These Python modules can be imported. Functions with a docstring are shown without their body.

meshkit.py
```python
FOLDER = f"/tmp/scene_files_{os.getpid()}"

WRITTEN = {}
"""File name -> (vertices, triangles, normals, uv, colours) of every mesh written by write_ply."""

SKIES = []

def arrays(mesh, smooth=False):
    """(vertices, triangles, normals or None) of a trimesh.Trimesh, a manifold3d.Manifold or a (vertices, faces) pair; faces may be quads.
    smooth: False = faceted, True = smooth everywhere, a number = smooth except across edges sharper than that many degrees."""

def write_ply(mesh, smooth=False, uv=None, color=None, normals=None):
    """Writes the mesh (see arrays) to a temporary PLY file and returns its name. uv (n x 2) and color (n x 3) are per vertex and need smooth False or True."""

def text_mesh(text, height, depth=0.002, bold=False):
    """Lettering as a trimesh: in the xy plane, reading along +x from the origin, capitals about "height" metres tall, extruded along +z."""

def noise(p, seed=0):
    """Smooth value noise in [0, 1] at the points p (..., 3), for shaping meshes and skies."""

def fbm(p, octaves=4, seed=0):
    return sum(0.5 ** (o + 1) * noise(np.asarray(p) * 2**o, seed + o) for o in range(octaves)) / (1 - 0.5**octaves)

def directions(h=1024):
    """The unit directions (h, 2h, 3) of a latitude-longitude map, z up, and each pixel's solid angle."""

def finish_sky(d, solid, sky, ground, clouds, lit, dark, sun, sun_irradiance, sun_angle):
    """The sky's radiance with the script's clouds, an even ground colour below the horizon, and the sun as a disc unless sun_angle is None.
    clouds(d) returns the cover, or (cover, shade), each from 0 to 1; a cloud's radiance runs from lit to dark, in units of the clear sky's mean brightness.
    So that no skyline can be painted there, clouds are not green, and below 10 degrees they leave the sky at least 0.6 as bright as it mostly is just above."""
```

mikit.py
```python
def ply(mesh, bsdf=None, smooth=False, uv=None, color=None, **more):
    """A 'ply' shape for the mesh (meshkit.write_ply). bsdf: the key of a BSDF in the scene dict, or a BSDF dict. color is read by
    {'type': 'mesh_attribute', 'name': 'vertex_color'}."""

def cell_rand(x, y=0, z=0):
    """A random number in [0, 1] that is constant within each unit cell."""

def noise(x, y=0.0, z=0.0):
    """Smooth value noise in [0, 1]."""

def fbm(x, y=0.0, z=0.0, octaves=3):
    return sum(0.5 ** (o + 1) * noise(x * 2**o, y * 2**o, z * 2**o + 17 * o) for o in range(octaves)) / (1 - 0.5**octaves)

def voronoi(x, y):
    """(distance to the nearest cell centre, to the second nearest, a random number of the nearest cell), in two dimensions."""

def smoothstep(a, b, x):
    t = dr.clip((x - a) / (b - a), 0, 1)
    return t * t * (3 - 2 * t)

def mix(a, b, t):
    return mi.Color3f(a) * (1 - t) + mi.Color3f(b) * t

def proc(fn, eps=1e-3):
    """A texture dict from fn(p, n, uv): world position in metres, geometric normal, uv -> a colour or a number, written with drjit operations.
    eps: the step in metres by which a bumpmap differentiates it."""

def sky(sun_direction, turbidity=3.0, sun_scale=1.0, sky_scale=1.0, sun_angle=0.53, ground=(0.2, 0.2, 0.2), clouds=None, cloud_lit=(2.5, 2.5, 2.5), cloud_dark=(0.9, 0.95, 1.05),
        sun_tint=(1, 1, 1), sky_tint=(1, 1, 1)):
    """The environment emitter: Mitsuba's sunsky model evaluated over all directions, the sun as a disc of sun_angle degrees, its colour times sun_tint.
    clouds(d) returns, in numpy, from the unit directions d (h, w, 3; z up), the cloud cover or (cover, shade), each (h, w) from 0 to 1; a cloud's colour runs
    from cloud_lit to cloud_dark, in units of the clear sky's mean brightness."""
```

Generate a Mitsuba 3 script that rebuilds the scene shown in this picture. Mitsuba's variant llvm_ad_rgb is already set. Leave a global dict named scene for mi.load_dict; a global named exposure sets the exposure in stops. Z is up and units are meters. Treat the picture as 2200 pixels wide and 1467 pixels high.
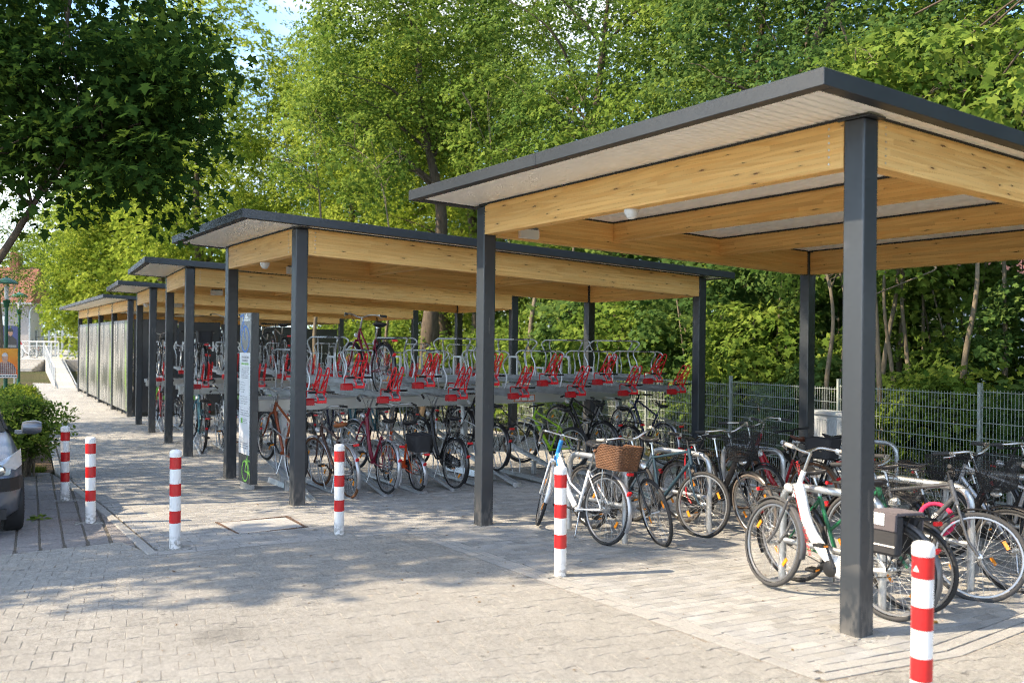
import math, random
import numpy as np, trimesh
import drjit as dr
import mitsuba as mi
import mikit, meshkit
from mikit import proc, noise, fbm, voronoi, cell_rand, smoothstep, mix

scene, labels = {}, {}
PI = math.pi

# ------------------------------------------------------------------ camera, sky, exposure
CAM_H, CAM_F, PITCH, ROLL = 1.7966, 1947.1, 0.0013, 0.0105      # eye height, focal length in pixels of a 2200 px wide picture
_fw = np.array([0, math.cos(PITCH), math.sin(PITCH)]); _up = np.array([0, -math.sin(PITCH), math.cos(PITCH)])
_upr = math.cos(ROLL) * _up - math.sin(ROLL) * np.array([1.0, 0, 0])
scene['camera'] = {'type': 'thinlens', 'fov': math.degrees(2 * math.atan(1100 / CAM_F)), 'fov_axis': 'x', 'near_clip': 0.1, 'far_clip': 2000.0,
                   'aperture_radius': 0.009, 'focus_distance': 11.0,
                   'to_world': mi.ScalarTransform4f().look_at(origin=[0, 0, CAM_H], target=[float(v) for v in (np.array([0, 0, CAM_H]) + _fw)], up=[float(v) for v in _upr])}
SUN_EL = math.radians(43)
SUN = np.array([-0.968 * math.cos(SUN_EL), -0.25 * math.cos(SUN_EL), math.sin(SUN_EL)])

def _clouds(d):
    f = meshkit.fbm(d * np.array([2.2, 2.2, 5.0]) + 3.1, 5, 4)
    return np.clip((f - 0.50) * 4.0, 0, 0.8), np.clip((f - 0.6) * 1.5, 0, 0.5)
scene['sky'] = mikit.sky(SUN.tolist(), turbidity=3, sun_scale=0.66, sky_scale=1.2, sun_tint=(1.0, 0.995, 0.97), clouds=_clouds)
exposure = 3.42

# ------------------------------------------------------------------ calibration of the place
GX, GY = -0.0038, -0.0228                      # the ground falls gently away from the camera
Y_LEVEL = 29.0                                 # beyond it the ground rises a little again
def gz(x, y): return GX * x + GY * min(y, Y_LEVEL) + 0.008 * max(0.0, y - Y_LEVEL)
SH = [(2.3508, 6.1396, 2.1633), (-2.6465, 11.2552, 2.1477), (-5.9539, 16.7143, 2.0485), (-8.6832, 21.9001, 2.0606), (-11.6558, 27.6694, math.radians(121.3))]
SL = [4.7424, 2.9457, 2.9401, 2.9625, 13.6]   # spacing of the posts along the row
SW = [5.5244, 6.8468, 6.7362, 6.7834, 6.75]   # and across
SZ = [0.2127, 0.0644, -0.0087, -0.1003, -0.1478]
POST = 0.158; ZT, ZB, ZRB, ZRT = 3.1035, 2.8026, 3.1353, 3.2217
OU, OV, OVB = 0.312, 0.81, 0.50
def frame(s):
    x, y, t = SH[s]
    U = np.array([math.cos(t), math.sin(t), 0]); V = np.array([U[1], -U[0], 0])
    return np.array([x, y, 0.0]), U, V
def L(s, u, v, z=None):
    """Point of shelter s: u along the row (away), v across (towards the fence). z=None: on the ground."""
    o, U, V = frame(s); p = o + u * U + v * V
    p[2] = gz(p[0], p[1]) if z is None else z
    return p
def rz(s, u, v, z):
    sv, su = (-0.0289, -0.0058) if s == 0 else (-0.0405, -0.0004)
    return z + SZ[s] + sv * v + su * u
def LR(s, u, v, z): return L(s, u, v, rz(s, u, v, z))
def pix(px, py, z=None):
    """The ground point seen at a pixel of the photograph (used to measure where things stand)."""
    c, sn = math.cos(ROLL), math.sin(ROLL); u, v = px - 1100, py - 733.5
    u, v = c * u + sn * v, -sn * u + c * v
    d = np.array([u / CAM_F, math.cos(PITCH) + math.sin(PITCH) * v / CAM_F, math.sin(PITCH) - math.cos(PITCH) * v / CAM_F])
    k = (-CAM_H) / (d[2] - GX * d[0] - GY * d[1])
    p = d * k
    return np.array([p[0], p[1], gz(p[0], p[1])])

# ------------------------------------------------------------------ mesh helpers
def nrm(a):
    a = np.asarray(a, float); return a / max(np.linalg.norm(a), 1e-12)
class MB:
    """Collects quads and triangles of one part. Faces that share vertices are shaded smooth, the others keep sharp edges."""
    def __init__(self): self.v, self.f, self.uv, self.n = [], [], [], 0
    def add(self, v, f, uv=None):
        v = np.asarray(v, float).reshape(-1, 3); f = np.asarray(f, int)
        if f.size == 0: return self
        if f.shape[1] == 4: f = np.vstack([f[:, [0, 1, 2]], f[:, [0, 2, 3]]])
        self.v.append(v); self.f.append(f + self.n); self.n += len(v)
        self.uv.append(np.zeros((len(v), 2)) if uv is None else np.asarray(uv, float))
        return self
    def quad(self, a, b, c, d, uv=None): return self.add([a, b, c, d], [[0, 1, 2, 3]], uv)
    def box(self, c, X, Y, Z, uvw=None):
        """Box about c with half-axis vectors X, Y, Z; uv in metres along X."""
        c, X, Y, Z = (np.asarray(a, float) for a in (c, X, Y, Z))
        lx, ly, lz = (np.linalg.norm(a) for a in (X, Y, Z))
        for A, B, N, la, lb, o in ((X, Y, Z, lx, ly, 0), (X, Y, -Z, lx, ly, 1), (X, Z, Y, lx, lz, 2), (X, Z, -Y, lx, lz, 3), (Y, Z, X, ly, lz, 4), (Y, Z, -X, ly, lz, 5)):
            P = [c + N - A - B, c + N + A - B, c + N + A + B, c + N - A + B]
            q = np.array([[-la, -lb], [la, -lb], [la, lb], [-la, lb]]) + 0.37 * o
            if np.dot(np.cross(A, B), N) < 0: P, q = P[::-1], q[::-1]
            self.add(P, [[0, 1, 2, 3]], q)
        return self
    def bevel(self, c, X, Y, Z, b):
        """Chamfered box (44 triangles)."""
        c = np.asarray(c, float); A = [np.asarray(a, float) for a in (X, Y, Z)]; ln = [np.linalg.norm(a) for a in A]; D = [a / l for a, l in zip(A, ln)]
        b = min(b, 0.45 * min(ln))
        def pt(s, ax):
            return c + sum(D[k] * s[k] * (ln[k] if k == ax else ln[k] - b) for k in range(3))
        flip = np.dot(np.cross(D[0], D[1]), D[2]) < 0
        def put(P):
            m = np.mean(P, 0) - c; n = np.cross(P[1] - P[0], P[2] - P[0])
            if np.dot(n, m) < 0: P = P[::-1]
            self.add(P, [[0, 1, 2, 3]] if len(P) == 4 else [[0, 1, 2]])
        for ax in range(3):
            i, j = (ax + 1) % 3, (ax + 2) % 3
            for sg in (-1, 1):
                P = []
                for si, sj in ((-1, -1), (1, -1), (1, 1), (-1, 1)):
                    s = [0, 0, 0]; s[ax], s[i], s[j] = sg, si, sj; P.append(pt(s, ax))
                put(P)
            for si in (-1, 1):
                for sj in (-1, 1):
                    P = []
                    for sa, which in ((-1, i), (1, i), (1, j), (-1, j)):
                        s = [0, 0, 0]; s[ax], s[i], s[j] = sa, si, sj
                        q = c + D[ax] * sa * (ln[ax] - b) + D[i] * si * (ln[i] if which == i else ln[i] - b) + D[j] * sj * (ln[j] if which == j else ln[j] - b); P.append(q)
                    put(P)
        for s in np.ndindex(2, 2, 2):
            s = [2 * q - 1 for q in s]; put([pt(s, 0), pt(s, 1), pt(s, 2)])
        return self
    def tube(self, pts, r, sides=8, caps=True, closed=False, flat=1.0):
        p = np.asarray(pts, float); n = len(p); r = np.broadcast_to(np.asarray(r, float), (n,)) if np.ndim(r) == 0 or len(r) == n else np.interp(np.linspace(0, 1, n), np.linspace(0, 1, len(r)), r)
        ok = np.r_[True, np.linalg.norm(np.diff(p, axis=0), axis=1) > 1e-6]; p, r = p[ok], r[ok]; n = len(p)
        if n < 2: return self
        t = np.roll(p, -1, 0) - np.roll(p, 1, 0) if closed else np.gradient(p, axis=0)
        t /= np.linalg.norm(t, axis=1, keepdims=True) + 1e-12
        t0 = t[0]; a0 = np.cross(t0, [0, 0, 1.0] if abs(t0[2]) < 0.9 else [1.0, 0, 0]); a0 /= np.linalg.norm(a0); a = np.empty_like(t); a[0] = a0
        for q in range(1, n):
            w = a[q - 1] - t[q] * (a[q - 1] @ t[q]); l = math.sqrt(w @ w); a[q] = w / l if l > 1e-6 else a[q - 1]
        b = np.cross(a, t)
        g = np.arange(sides) * 2 * PI / sides
        v = p[:, None] + r[:, None, None] * (np.cos(g)[None, :, None] * a[:, None] + flat * np.sin(g)[None, :, None] * b[:, None])
        m = n if closed else n - 1
        i, j = np.meshgrid(np.arange(m), np.arange(sides), indexing='ij'); i2, j2 = (i + 1) % n, (j + 1) % sides
        f = np.stack([i * sides + j, i * sides + j2, i2 * sides + j2, i2 * sides + j], -1).reshape(-1, 4)[:, ::-1]
        self.add(v.reshape(-1, 3), f)
        if caps and not closed:
            for e, sg in ((0, -1), (n - 1, 1)):
                q = np.vstack([v[e], p[e]]); k = np.arange(sides); F = np.stack([k, (k + 1) % sides, np.full(sides, sides)], 1)
                nn = np.cross(q[1] - q[0], q[sides] - q[0])
                self.add(q, F if np.dot(nn, t[e] * sg) > 0 else F[:, ::-1])
        return self
    def lathe(self, prof, o=(0, 0, 0), ax=(0, 0, 1), sides=16, sharp=35):
        """Surface of revolution of (radius, height) points about the axis ax through o; splits at sharp corners."""
        o, ax = np.asarray(o, float), nrm(ax); x = nrm(np.cross(ax, [0, 1, 0] if abs(ax[1]) < 0.9 else [1, 0, 0])); y = np.cross(ax, x)
        g = np.arange(sides) * 2 * PI / sides; ring = np.cos(g)[:, None] * x + np.sin(g)[:, None] * y
        pr = [np.asarray(p, float) for p in prof]; runs, cur = [], [pr[0]]
        for k in range(1, len(pr)):
            cur.append(pr[k])
            if k + 1 < len(pr):
                d1, d2 = nrm(np.append(pr[k] - pr[k - 1], 0)), nrm(np.append(pr[k + 1] - pr[k], 0))
                if np.dot(d1, d2) < math.cos(math.radians(sharp)): runs.append(cur); cur = [pr[k]]
        runs.append(cur)
        for run in runs:
            v = np.array([o + ax * h + ring * max(r, 1e-5) for r, h in run]); n = len(run)
            i, j = np.meshgrid(np.arange(n - 1), np.arange(sides), indexing='ij'); j2 = (j + 1) % sides
            self.add(v.reshape(-1, 3), np.stack([i * sides + j, i * sides + j2, (i + 1) * sides + j2, (i + 1) * sides + j], -1).reshape(-1, 4))
        return self
    def prism(self, poly, o, X, Y, N, holes=()):
        """Polygon (x, y) in the plane o + x X + y Y, extruded by the vector N."""
        import shapely
        g = shapely.Polygon(poly, holes)
        if not g.is_valid: g = g.buffer(0)
        m = trimesh.creation.extrude_polygon(g, 1.0, engine='earcut')
        o, X, Y, N = (np.asarray(a, float) for a in (o, X, Y, N))
        v = np.asarray(m.vertices); f = np.asarray(m.faces)
        w = o + v[:, :1] * X + v[:, 1:2] * Y + v[:, 2:] * N
        if np.dot(np.cross(X, Y), N) < 0: f = f[:, ::-1]
        self.add(w[f].reshape(-1, 3), np.arange(len(f) * 3).reshape(-1, 3), v[f].reshape(-1, 3)[:, :2])
        return self
    def arrays(self): return np.vstack(self.v), np.vstack(self.f)
    def ply(self, mat, uv=False, color=None, **kw):
        v, f = self.arrays()
        return mikit.ply(trimesh.Trimesh(v, f, process=False), mat, smooth=True, uv=np.vstack(self.uv) if uv else None, color=color, **kw)
    def xf(self, M):
        M = np.asarray(M); self.v = [q @ M[:3, :3].T + M[:3, 3] for q in self.v]
        if np.linalg.det(M[:3, :3]) < 0: self.f = [q[:, ::-1] for q in self.f]
        return self

_count = {}
def key_for(name):
    n = _count.get(name, 0); _count[name] = n + 1
    return name if n == 0 else f'{name}_{n:03d}'
def thing(name, label, category, group=None):
    k = key_for(name); labels[k] = {'label': label, 'category': category}
    if group: labels[k]['group'] = group
    return k
def structure(name): 
    labels[name] = {'kind': 'structure'}; return name
def part(parent, name, mb, mat=None, label=None, uv=False, color=None, kind=None, to_world=None):
    """One part (or sub-part) of a thing: mb is an MB or a ready shape dict."""
    k = key_for(parent + '__' + name)
    d = dict(mb) if isinstance(mb, dict) else mb.ply(mat, uv, color)
    if to_world is not None: d['to_world'] = mi.ScalarTransform4f(np.asarray(to_world, float).tolist())
    scene[k] = d
    if label: labels.setdefault(k, {})['label'] = label
    if kind: labels.setdefault(k, {})['kind'] = kind
    return k
def single(name, mb, mat, label, category, group=None, uv=False, color=None):
    k = thing(name, label, category, group); scene[k] = mb.ply(mat, uv, color); return k
def rotz(a): c, s = math.cos(a), math.sin(a); return np.array([[c, -s, 0], [s, c, 0], [0, 0, 1.0]])
def axis_rot(ax, a):
    x, y, z = nrm(ax); c, s = math.cos(a), math.sin(a); C = 1 - c
    return np.array([[c + x * x * C, x * y * C - z * s, x * z * C + y * s], [y * x * C + z * s, c + y * y * C, y * z * C - x * s], [z * x * C - y * s, z * y * C + x * s, c + z * z * C]])
def M4(R=None, t=None):
    M = np.eye(4)
    if R is not None: M[:3, :3] = R
    if t is not None: M[:3, 3] = t
    return M
def arc(c, a, b, r, a0, a1, n):
    """Points on a circle about c in the plane of the unit vectors a, b."""
    t = np.linspace(a0, a1, n)[:, None]; return np.asarray(c) + r * (np.cos(t) * np.asarray(a) + np.sin(t) * np.asarray(b))
def fillet(pts, r, n=5):
    """Rounds the corners of a polyline."""
    p = [np.asarray(q, float) for q in pts]; out = [p[0]]
    for k in range(1, len(p) - 1):
        a, b, c = p[k - 1], p[k], p[k + 1]; d1, d2 = a - b, c - b
        q = min(r, 0.45 * np.linalg.norm(d1), 0.45 * np.linalg.norm(d2)); s, e = b + nrm(d1) * q, b + nrm(d2) * q
        for t in np.linspace(0, 1, n): out.append((1 - t) ** 2 * s + 2 * t * (1 - t) * b + t * t * e)
    out.append(p[-1]); return np.array(out)

# ------------------------------------------------------------------ materials
def rgb(c): return {'type': 'rgb', 'value': [float(v) for v in c]}
def mat(key, color, rough=0.5, metal=0.0, spec=0.5, coat=0.0, two=True, bump=None, **kw):
    c = color if isinstance(color, dict) else rgb(color)
    r = rough if isinstance(rough, dict) else float(rough)
    b = {'type': 'principled', 'base_color': c, 'roughness': r, 'metallic': float(metal), 'specular': float(spec), **kw}
    if coat: b.update(clearcoat=float(coat), clearcoat_gloss=0.9)
    if bump: b = {'type': 'bumpmap', 'scale': float(bump[1]), 'arbitrary': proc(bump[0], bump[2] if len(bump) > 2 else 1e-3), 'bsdf': b}
    scene[key] = {'type': 'twosided', 'bsdf': b} if two else b
    return key
VC = {'type': 'mesh_attribute', 'name': 'vertex_color'}
# ------------------------------------------------------------------ the setting: ground, paving, beds
import shapely
from shapely import affinity
rng = np.random.default_rng(7)
GN = nrm([-GX, -GY, 1.0])
def sheet(poly, z0, mat_key, name, uvs=1.0, sub=None):
    """A flat sheet following the fall of the ground, z0 above it, with an optional grid of faces."""
    m = MB()
    g = shapely.Polygon(poly) if not hasattr(poly, 'geom_type') else poly
    pieces = [c for h in (shapely.box(-500, -500, 500, Y_LEVEL), shapely.box(-500, Y_LEVEL, 500, 500)) for c in getattr(g.intersection(h), 'geoms', [g.intersection(h)])]
    for q in pieces:
        if q.geom_type != 'Polygon' or q.area < 1e-6: continue
        v, f = trimesh.creation.triangulate_polygon(q, engine='earcut')
        p = np.c_[v, [gz(*e) + z0 for e in v]]
        a = np.cross(p[f[0, 1]] - p[f[0, 0]], p[f[0, 2]] - p[f[0, 0]])
        m.add(p, f if a[2] > 0 else f[:, ::-1], v)
    structure(name); scene[name] = m.ply(mat_key)

A_P = math.radians(118.5)                       # direction of the paving
PU = np.array([math.cos(A_P), math.sin(A_P)]); PV = np.array([PU[1], -PU[0]])
def _uvw(p): return p.x * float(PU[0]) + p.y * float(PU[1]), p.x * float(PV[0]) + p.y * float(PV[1])

def col_side(p, n, uv):
    u, v = _uvw(p)
    row = dr.floor(u / 0.1); h = cell_rand(row, dr.floor((v + 0.1 * (row - 2 * dr.floor(row / 2))) / 0.2), 5)
    st = fbm(p.x * 0.7, p.y * 0.7, 2.0, 3); sp = noise(p.x * 160, p.y * 160, 1.0); f2 = fbm(p.x * 9, p.y * 9, 7.0, 3)
    k = 0.80 + 0.26 * h + 0.30 * (st - 0.5) + 0.26 * (sp - 0.5) + 0.26 * (f2 - 0.5)
    c = mix((0.272, 0.268, 0.254), (0.258, 0.260, 0.258), cell_rand(row, dr.floor(v / 0.2), 9))
    d1, d2, w = voronoi(p.x * 1.7, p.y * 1.7); gum = smoothstep(0.045, 0.03, d1 * (0.7 + 0.6 * w)) * dr.select(w > 0.5, 1.0, 0.0)
    return c * k * (1 - 0.4 * gum)
def col_fore(p, n, uv):
    st = fbm(p.x * 0.5 + 3, p.y * 0.5, 4.0, 4); sp = noise(p.x * 120, p.y * 120, 3.0); s3 = noise(p.x * 45, p.y * 45, 8.0)
    u, v = _uvw(p); h = cell_rand(dr.floor(u / 0.145), dr.floor(v / 0.2), 2)
    k = 0.86 + 0.46 * (st - 0.5) + 0.42 * (sp - 0.5) + 0.22 * (s3 - 0.5) + 0.1 * (h - 0.5)
    d1, d2, w = voronoi(p.x * 1.3, p.y * 1.3); gum = smoothstep(0.035, 0.022, d1 * (0.7 + 0.6 * w)) * dr.select(w > 0.35, 1.0, 0.0)
    e1, e2, w2 = voronoi(p.x * 0.45 + 5, p.y * 0.45); oil = smoothstep(0.13, 0.02, e1 + 0.12 * (fbm(p.x * 6, p.y * 6, 1.0, 3) - 0.5)) * dr.select(w2 > 0.72, 0.28, 0.0)
    return mix((0.264, 0.253, 0.230), (0.240, 0.236, 0.222), st) * k * (1 - 0.45 * gum) * (1 - oil)
def col_park(p, n, uv):
    sp = noise(p.x * 70, p.y * 70, 3.0); st = fbm(p.x * 1.3, p.y * 1.3, 1.0, 3)
    return mix((0.205, 0.188, 0.182), (0.185, 0.182, 0.182), st) * (0.72 + 0.35 * st + 0.3 * (sp - 0.5))
def col_joint(p, n, uv):
    sp = noise(p.x * 90, p.y * 90, 3.0); st = fbm(p.x * 0.9, p.y * 0.9, 5.0, 3)
    return mix((0.15, 0.135, 0.115), (0.095, 0.09, 0.08), st) * (0.7 + 0.6 * sp)
def col_fjoint(p, n, uv):
    sp = noise(p.x * 110, p.y * 110, 3.0); st = fbm(p.x * 0.5 + 3, p.y * 0.5, 4.0, 4); w = smoothstep(0.44, 0.6, st)
    return mix((0.25, 0.23, 0.20), (0.17, 0.15, 0.125), w) * (0.75 + 0.5 * sp)
def col_soil(p, n, uv):
    st = fbm(p.x * 2.2, p.y * 2.2, 1.0, 4); sp = noise(p.x * 60, p.y * 60, 2.0)
    return mix((0.035, 0.026, 0.018), (0.085, 0.064, 0.044), st) * (0.6 + 0.8 * sp)
def col_land(p, n, uv):
    st = fbm(p.x * 0.35, p.y * 0.35, 1.0, 4); sp = fbm(p.x * 12, p.y * 12, 2.0, 2)
    return mix((0.035, 0.045, 0.016), (0.06, 0.05, 0.03), st) * (0.6 + 0.8 * sp)
def col_far(p, n, uv):
    st = fbm(p.x * 0.6, p.y * 0.6, 1.0, 3); u, v = _uvw(p)
    a = dr.abs(u / 0.3 - dr.floor(u / 0.3) - 0.5); b = dr.abs(v / 0.3 - dr.floor(v / 0.3) - 0.5)
    j = dr.maximum(smoothstep(0.46, 0.49, a), smoothstep(0.46, 0.49, b))
    return mix((0.34, 0.33, 0.31), (0.22, 0.21, 0.2), j * 0.6) * (0.8 + 0.4 * st)
def bump_grit(p, n, uv): return 0.6 * noise(p.x * 120, p.y * 120, p.z * 120) + 0.4 * noise(p.x * 45, p.y * 45, p.z * 45)
mat('m_side', proc(col_side), 0.85, spec=0.25, bump=(bump_grit, 0.0016, 2e-3)); mat('m_fore', proc(col_fore), 0.9, spec=0.2, bump=(bump_grit, 0.004, 2e-3))
mat('m_park', proc(col_park), 0.9, spec=0.2); mat('m_pjoint', proc(lambda p, n, uv: col_joint(p, n, uv) * 0.8), 0.95, spec=0.1); mat('m_joint', proc(col_joint), 0.95, spec=0.1); mat('m_fjoint', proc(col_fjoint), 0.95, spec=0.1)
mat('m_soil', proc(col_soil), 0.95, spec=0.1); mat('m_land', proc(col_land), 0.95, spec=0.1); mat('m_far', proc(col_far), 0.85, spec=0.2)
mat('m_edge', proc(lambda p, n, uv: mi.Color3f(0.262, 0.258, 0.246) * (0.7 + 0.32 * noise(p.x * 130, p.y * 130, 1.0) + 0.3 * fbm(p.x * 3, p.y * 3, 2.0, 3))), 0.85, spec=0.2)
mat('m_grass', {'type': 'mesh_attribute', 'name': 'vertex_color'}, 0.6, spec=0.3)

# outlines, measured on the photograph
P = {k: pix(*v)[:2] for k, v in dict(p1=(329, 1192), p2=(872, 1143), p3=(1764, 1463), p4=(2069, 1407), p5=(2200, 1356), k1=(214, 1091), k2=(150, 1040), k3=(125, 1010), k4=(104, 925),
     b1=(0, 1192), b2=(262, 1163), s0=(60, 1070)).items()}
q5 = P['p5'] + (P['p5'] - P['p4']) * 3.0
far_l = P['k4'] + PU * 26.0
side_poly = shapely.Polygon([P['p1'], P['p2'], P['p3'], P['p4'], P['p5'], q5, q5 + np.array([1.5, 4.0]), (4.45, 16.0), (4.0 - 0.44 * 28, 16 + 0.9 * 28), far_l, P['k4'], P['k3'], P['k2'], P['k1']]).buffer(0)
fore_poly = shapely.Polygon([P['b1'] + np.array([-3, -0.1]), P['b1'], P['b2'], P['p1'], P['p2'], P['p3'], P['p4'], P['p5'], q5, (9.0, 3.0), (9, 1.2), (-8, 1.2)]).buffer(0)
park_poly = shapely.Polygon([P['b1'] + np.array([-3, -0.1]), P['b1'], P['b2'], P['p1'], P['k1'], P['k2'], P['k3'] + np.array([0, -0.25]), P['k3'] + np.array([-6.5, -1.4])]).buffer(0)

sheet([(-150, -60), (150, -60), (150, 260), (-150, 260)], -0.10, 'm_land', 'ground')
def brick_template(lx, ly, gap=0.003, ch=0.003, depth=0.03):
    m = MB(); a, b = lx / 2 - gap, ly / 2 - gap
    r = [np.array([[-x, -y, z], [x, -y, z], [x, y, z], [-x, y, z]]) for x, y, z in ((a - ch, b - ch, 0), (a, b, -ch * 0.8), (a, b, -depth))]
    m.add(r[0], [[0, 1, 2, 3]])
    for lo, hi in ((r[1], r[0]), (r[2], r[1])):
        for k in range(4): m.add([lo[k], lo[(k + 1) % 4], hi[(k + 1) % 4], hi[k]], [[0, 1, 2, 3]])
    return m
def poly_template(pts, ch=0.003, depth=0.03):
    m = MB(); p = np.asarray(pts, float); n = len(p); c = p.mean(0)
    inn = c + (p - c) * (1 - ch / np.linalg.norm(p - c, axis=1, keepdims=True))
    top = np.c_[inn, np.zeros(n)]; mid = np.c_[p, np.full(n, -ch * 0.8)]; low = np.c_[p, np.full(n, -depth)]
    tri = trimesh.creation.triangulate_polygon(shapely.Polygon(inn), engine='earcut')
    f = np.asarray(tri[1]); v = np.c_[tri[0], np.zeros(len(tri[0]))]
    if np.cross(v[f[0, 1]] - v[f[0, 0]], v[f[0, 2]] - v[f[0, 0]])[2] < 0: f = f[:, ::-1]
    m.add(v, f)
    for lo, hi in ((mid, top), (low, mid)):
        for k in range(n): m.add([lo[k], lo[(k + 1) % n], hi[(k + 1) % n], hi[k]], [[0, 1, 2, 3]])
    return m
def paver_matrix(c, ang, wob=1.0):
    """Lays a piece on the sloping ground with a little unevenness."""
    t = rng.normal(0, 0.005 * wob, 2); X = nrm([math.cos(ang), math.sin(ang), GX * math.cos(ang) + GY * math.sin(ang) + t[0]])
    Nn = nrm(GN + np.array([t[1], t[0], 0]) * 0.6); Y = nrm(np.cross(Nn, X)); Nn = np.cross(X, Y)
    return M4(np.stack([X, Y, Nn], 1), [c[0], c[1], gz(c[0], c[1]) + rng.normal(0, 0.0009) * wob])
FOV_T = 1100 / CAM_F * 1.03
def in_view(x, y): return y > 3.0 and abs(x) / y < FOV_T
def lay(holder, pname, centres, ang, tmpl, mat_key, n_single=300, wob=1.0, cut=None, cuts=()):
    """Pavers: the ones that show largest as parts, the rest joined."""
    c = np.asarray(centres); d = np.hypot(c[:, 0], c[:, 1]) + np.where([in_view(*q) for q in c], 0, 1000)
    order = np.argsort(d, kind='stable'); tv, tf = tmpl.arrays(); base = tmpl.ply(mat_key); rest = MB()
    for rank, k in enumerate(order):
        M = paver_matrix(c[k], ang, wob)
        if rank < n_single: part(holder, pname, base, to_world=M)
        else: rest.add(tv @ M[:3, :3].T + M[:3, 3], tf)
    for g in cuts:
        for q in getattr(g, 'geoms', [g]):
            if q.geom_type != 'Polygon' or q.area < 0.0012: continue
            e = np.asarray(shapely.geometry.polygon.orient(q.buffer(-0.003).simplify(0.001)).exterior.coords)[:-1] if not q.buffer(-0.003).is_empty and q.buffer(-0.003).geom_type == 'Polygon' else []
            if len(e) < 3: continue
            cc = e.mean(0); m = poly_template(e - cc); v, f = m.arrays(); M = paver_matrix(cc, 0.0, wob); rest.add(v @ M[:3, :3].T + M[:3, 3], f)
    if rest.n: part(holder, pname + '_field', rest, mat_key, kind='stuff')
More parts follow.
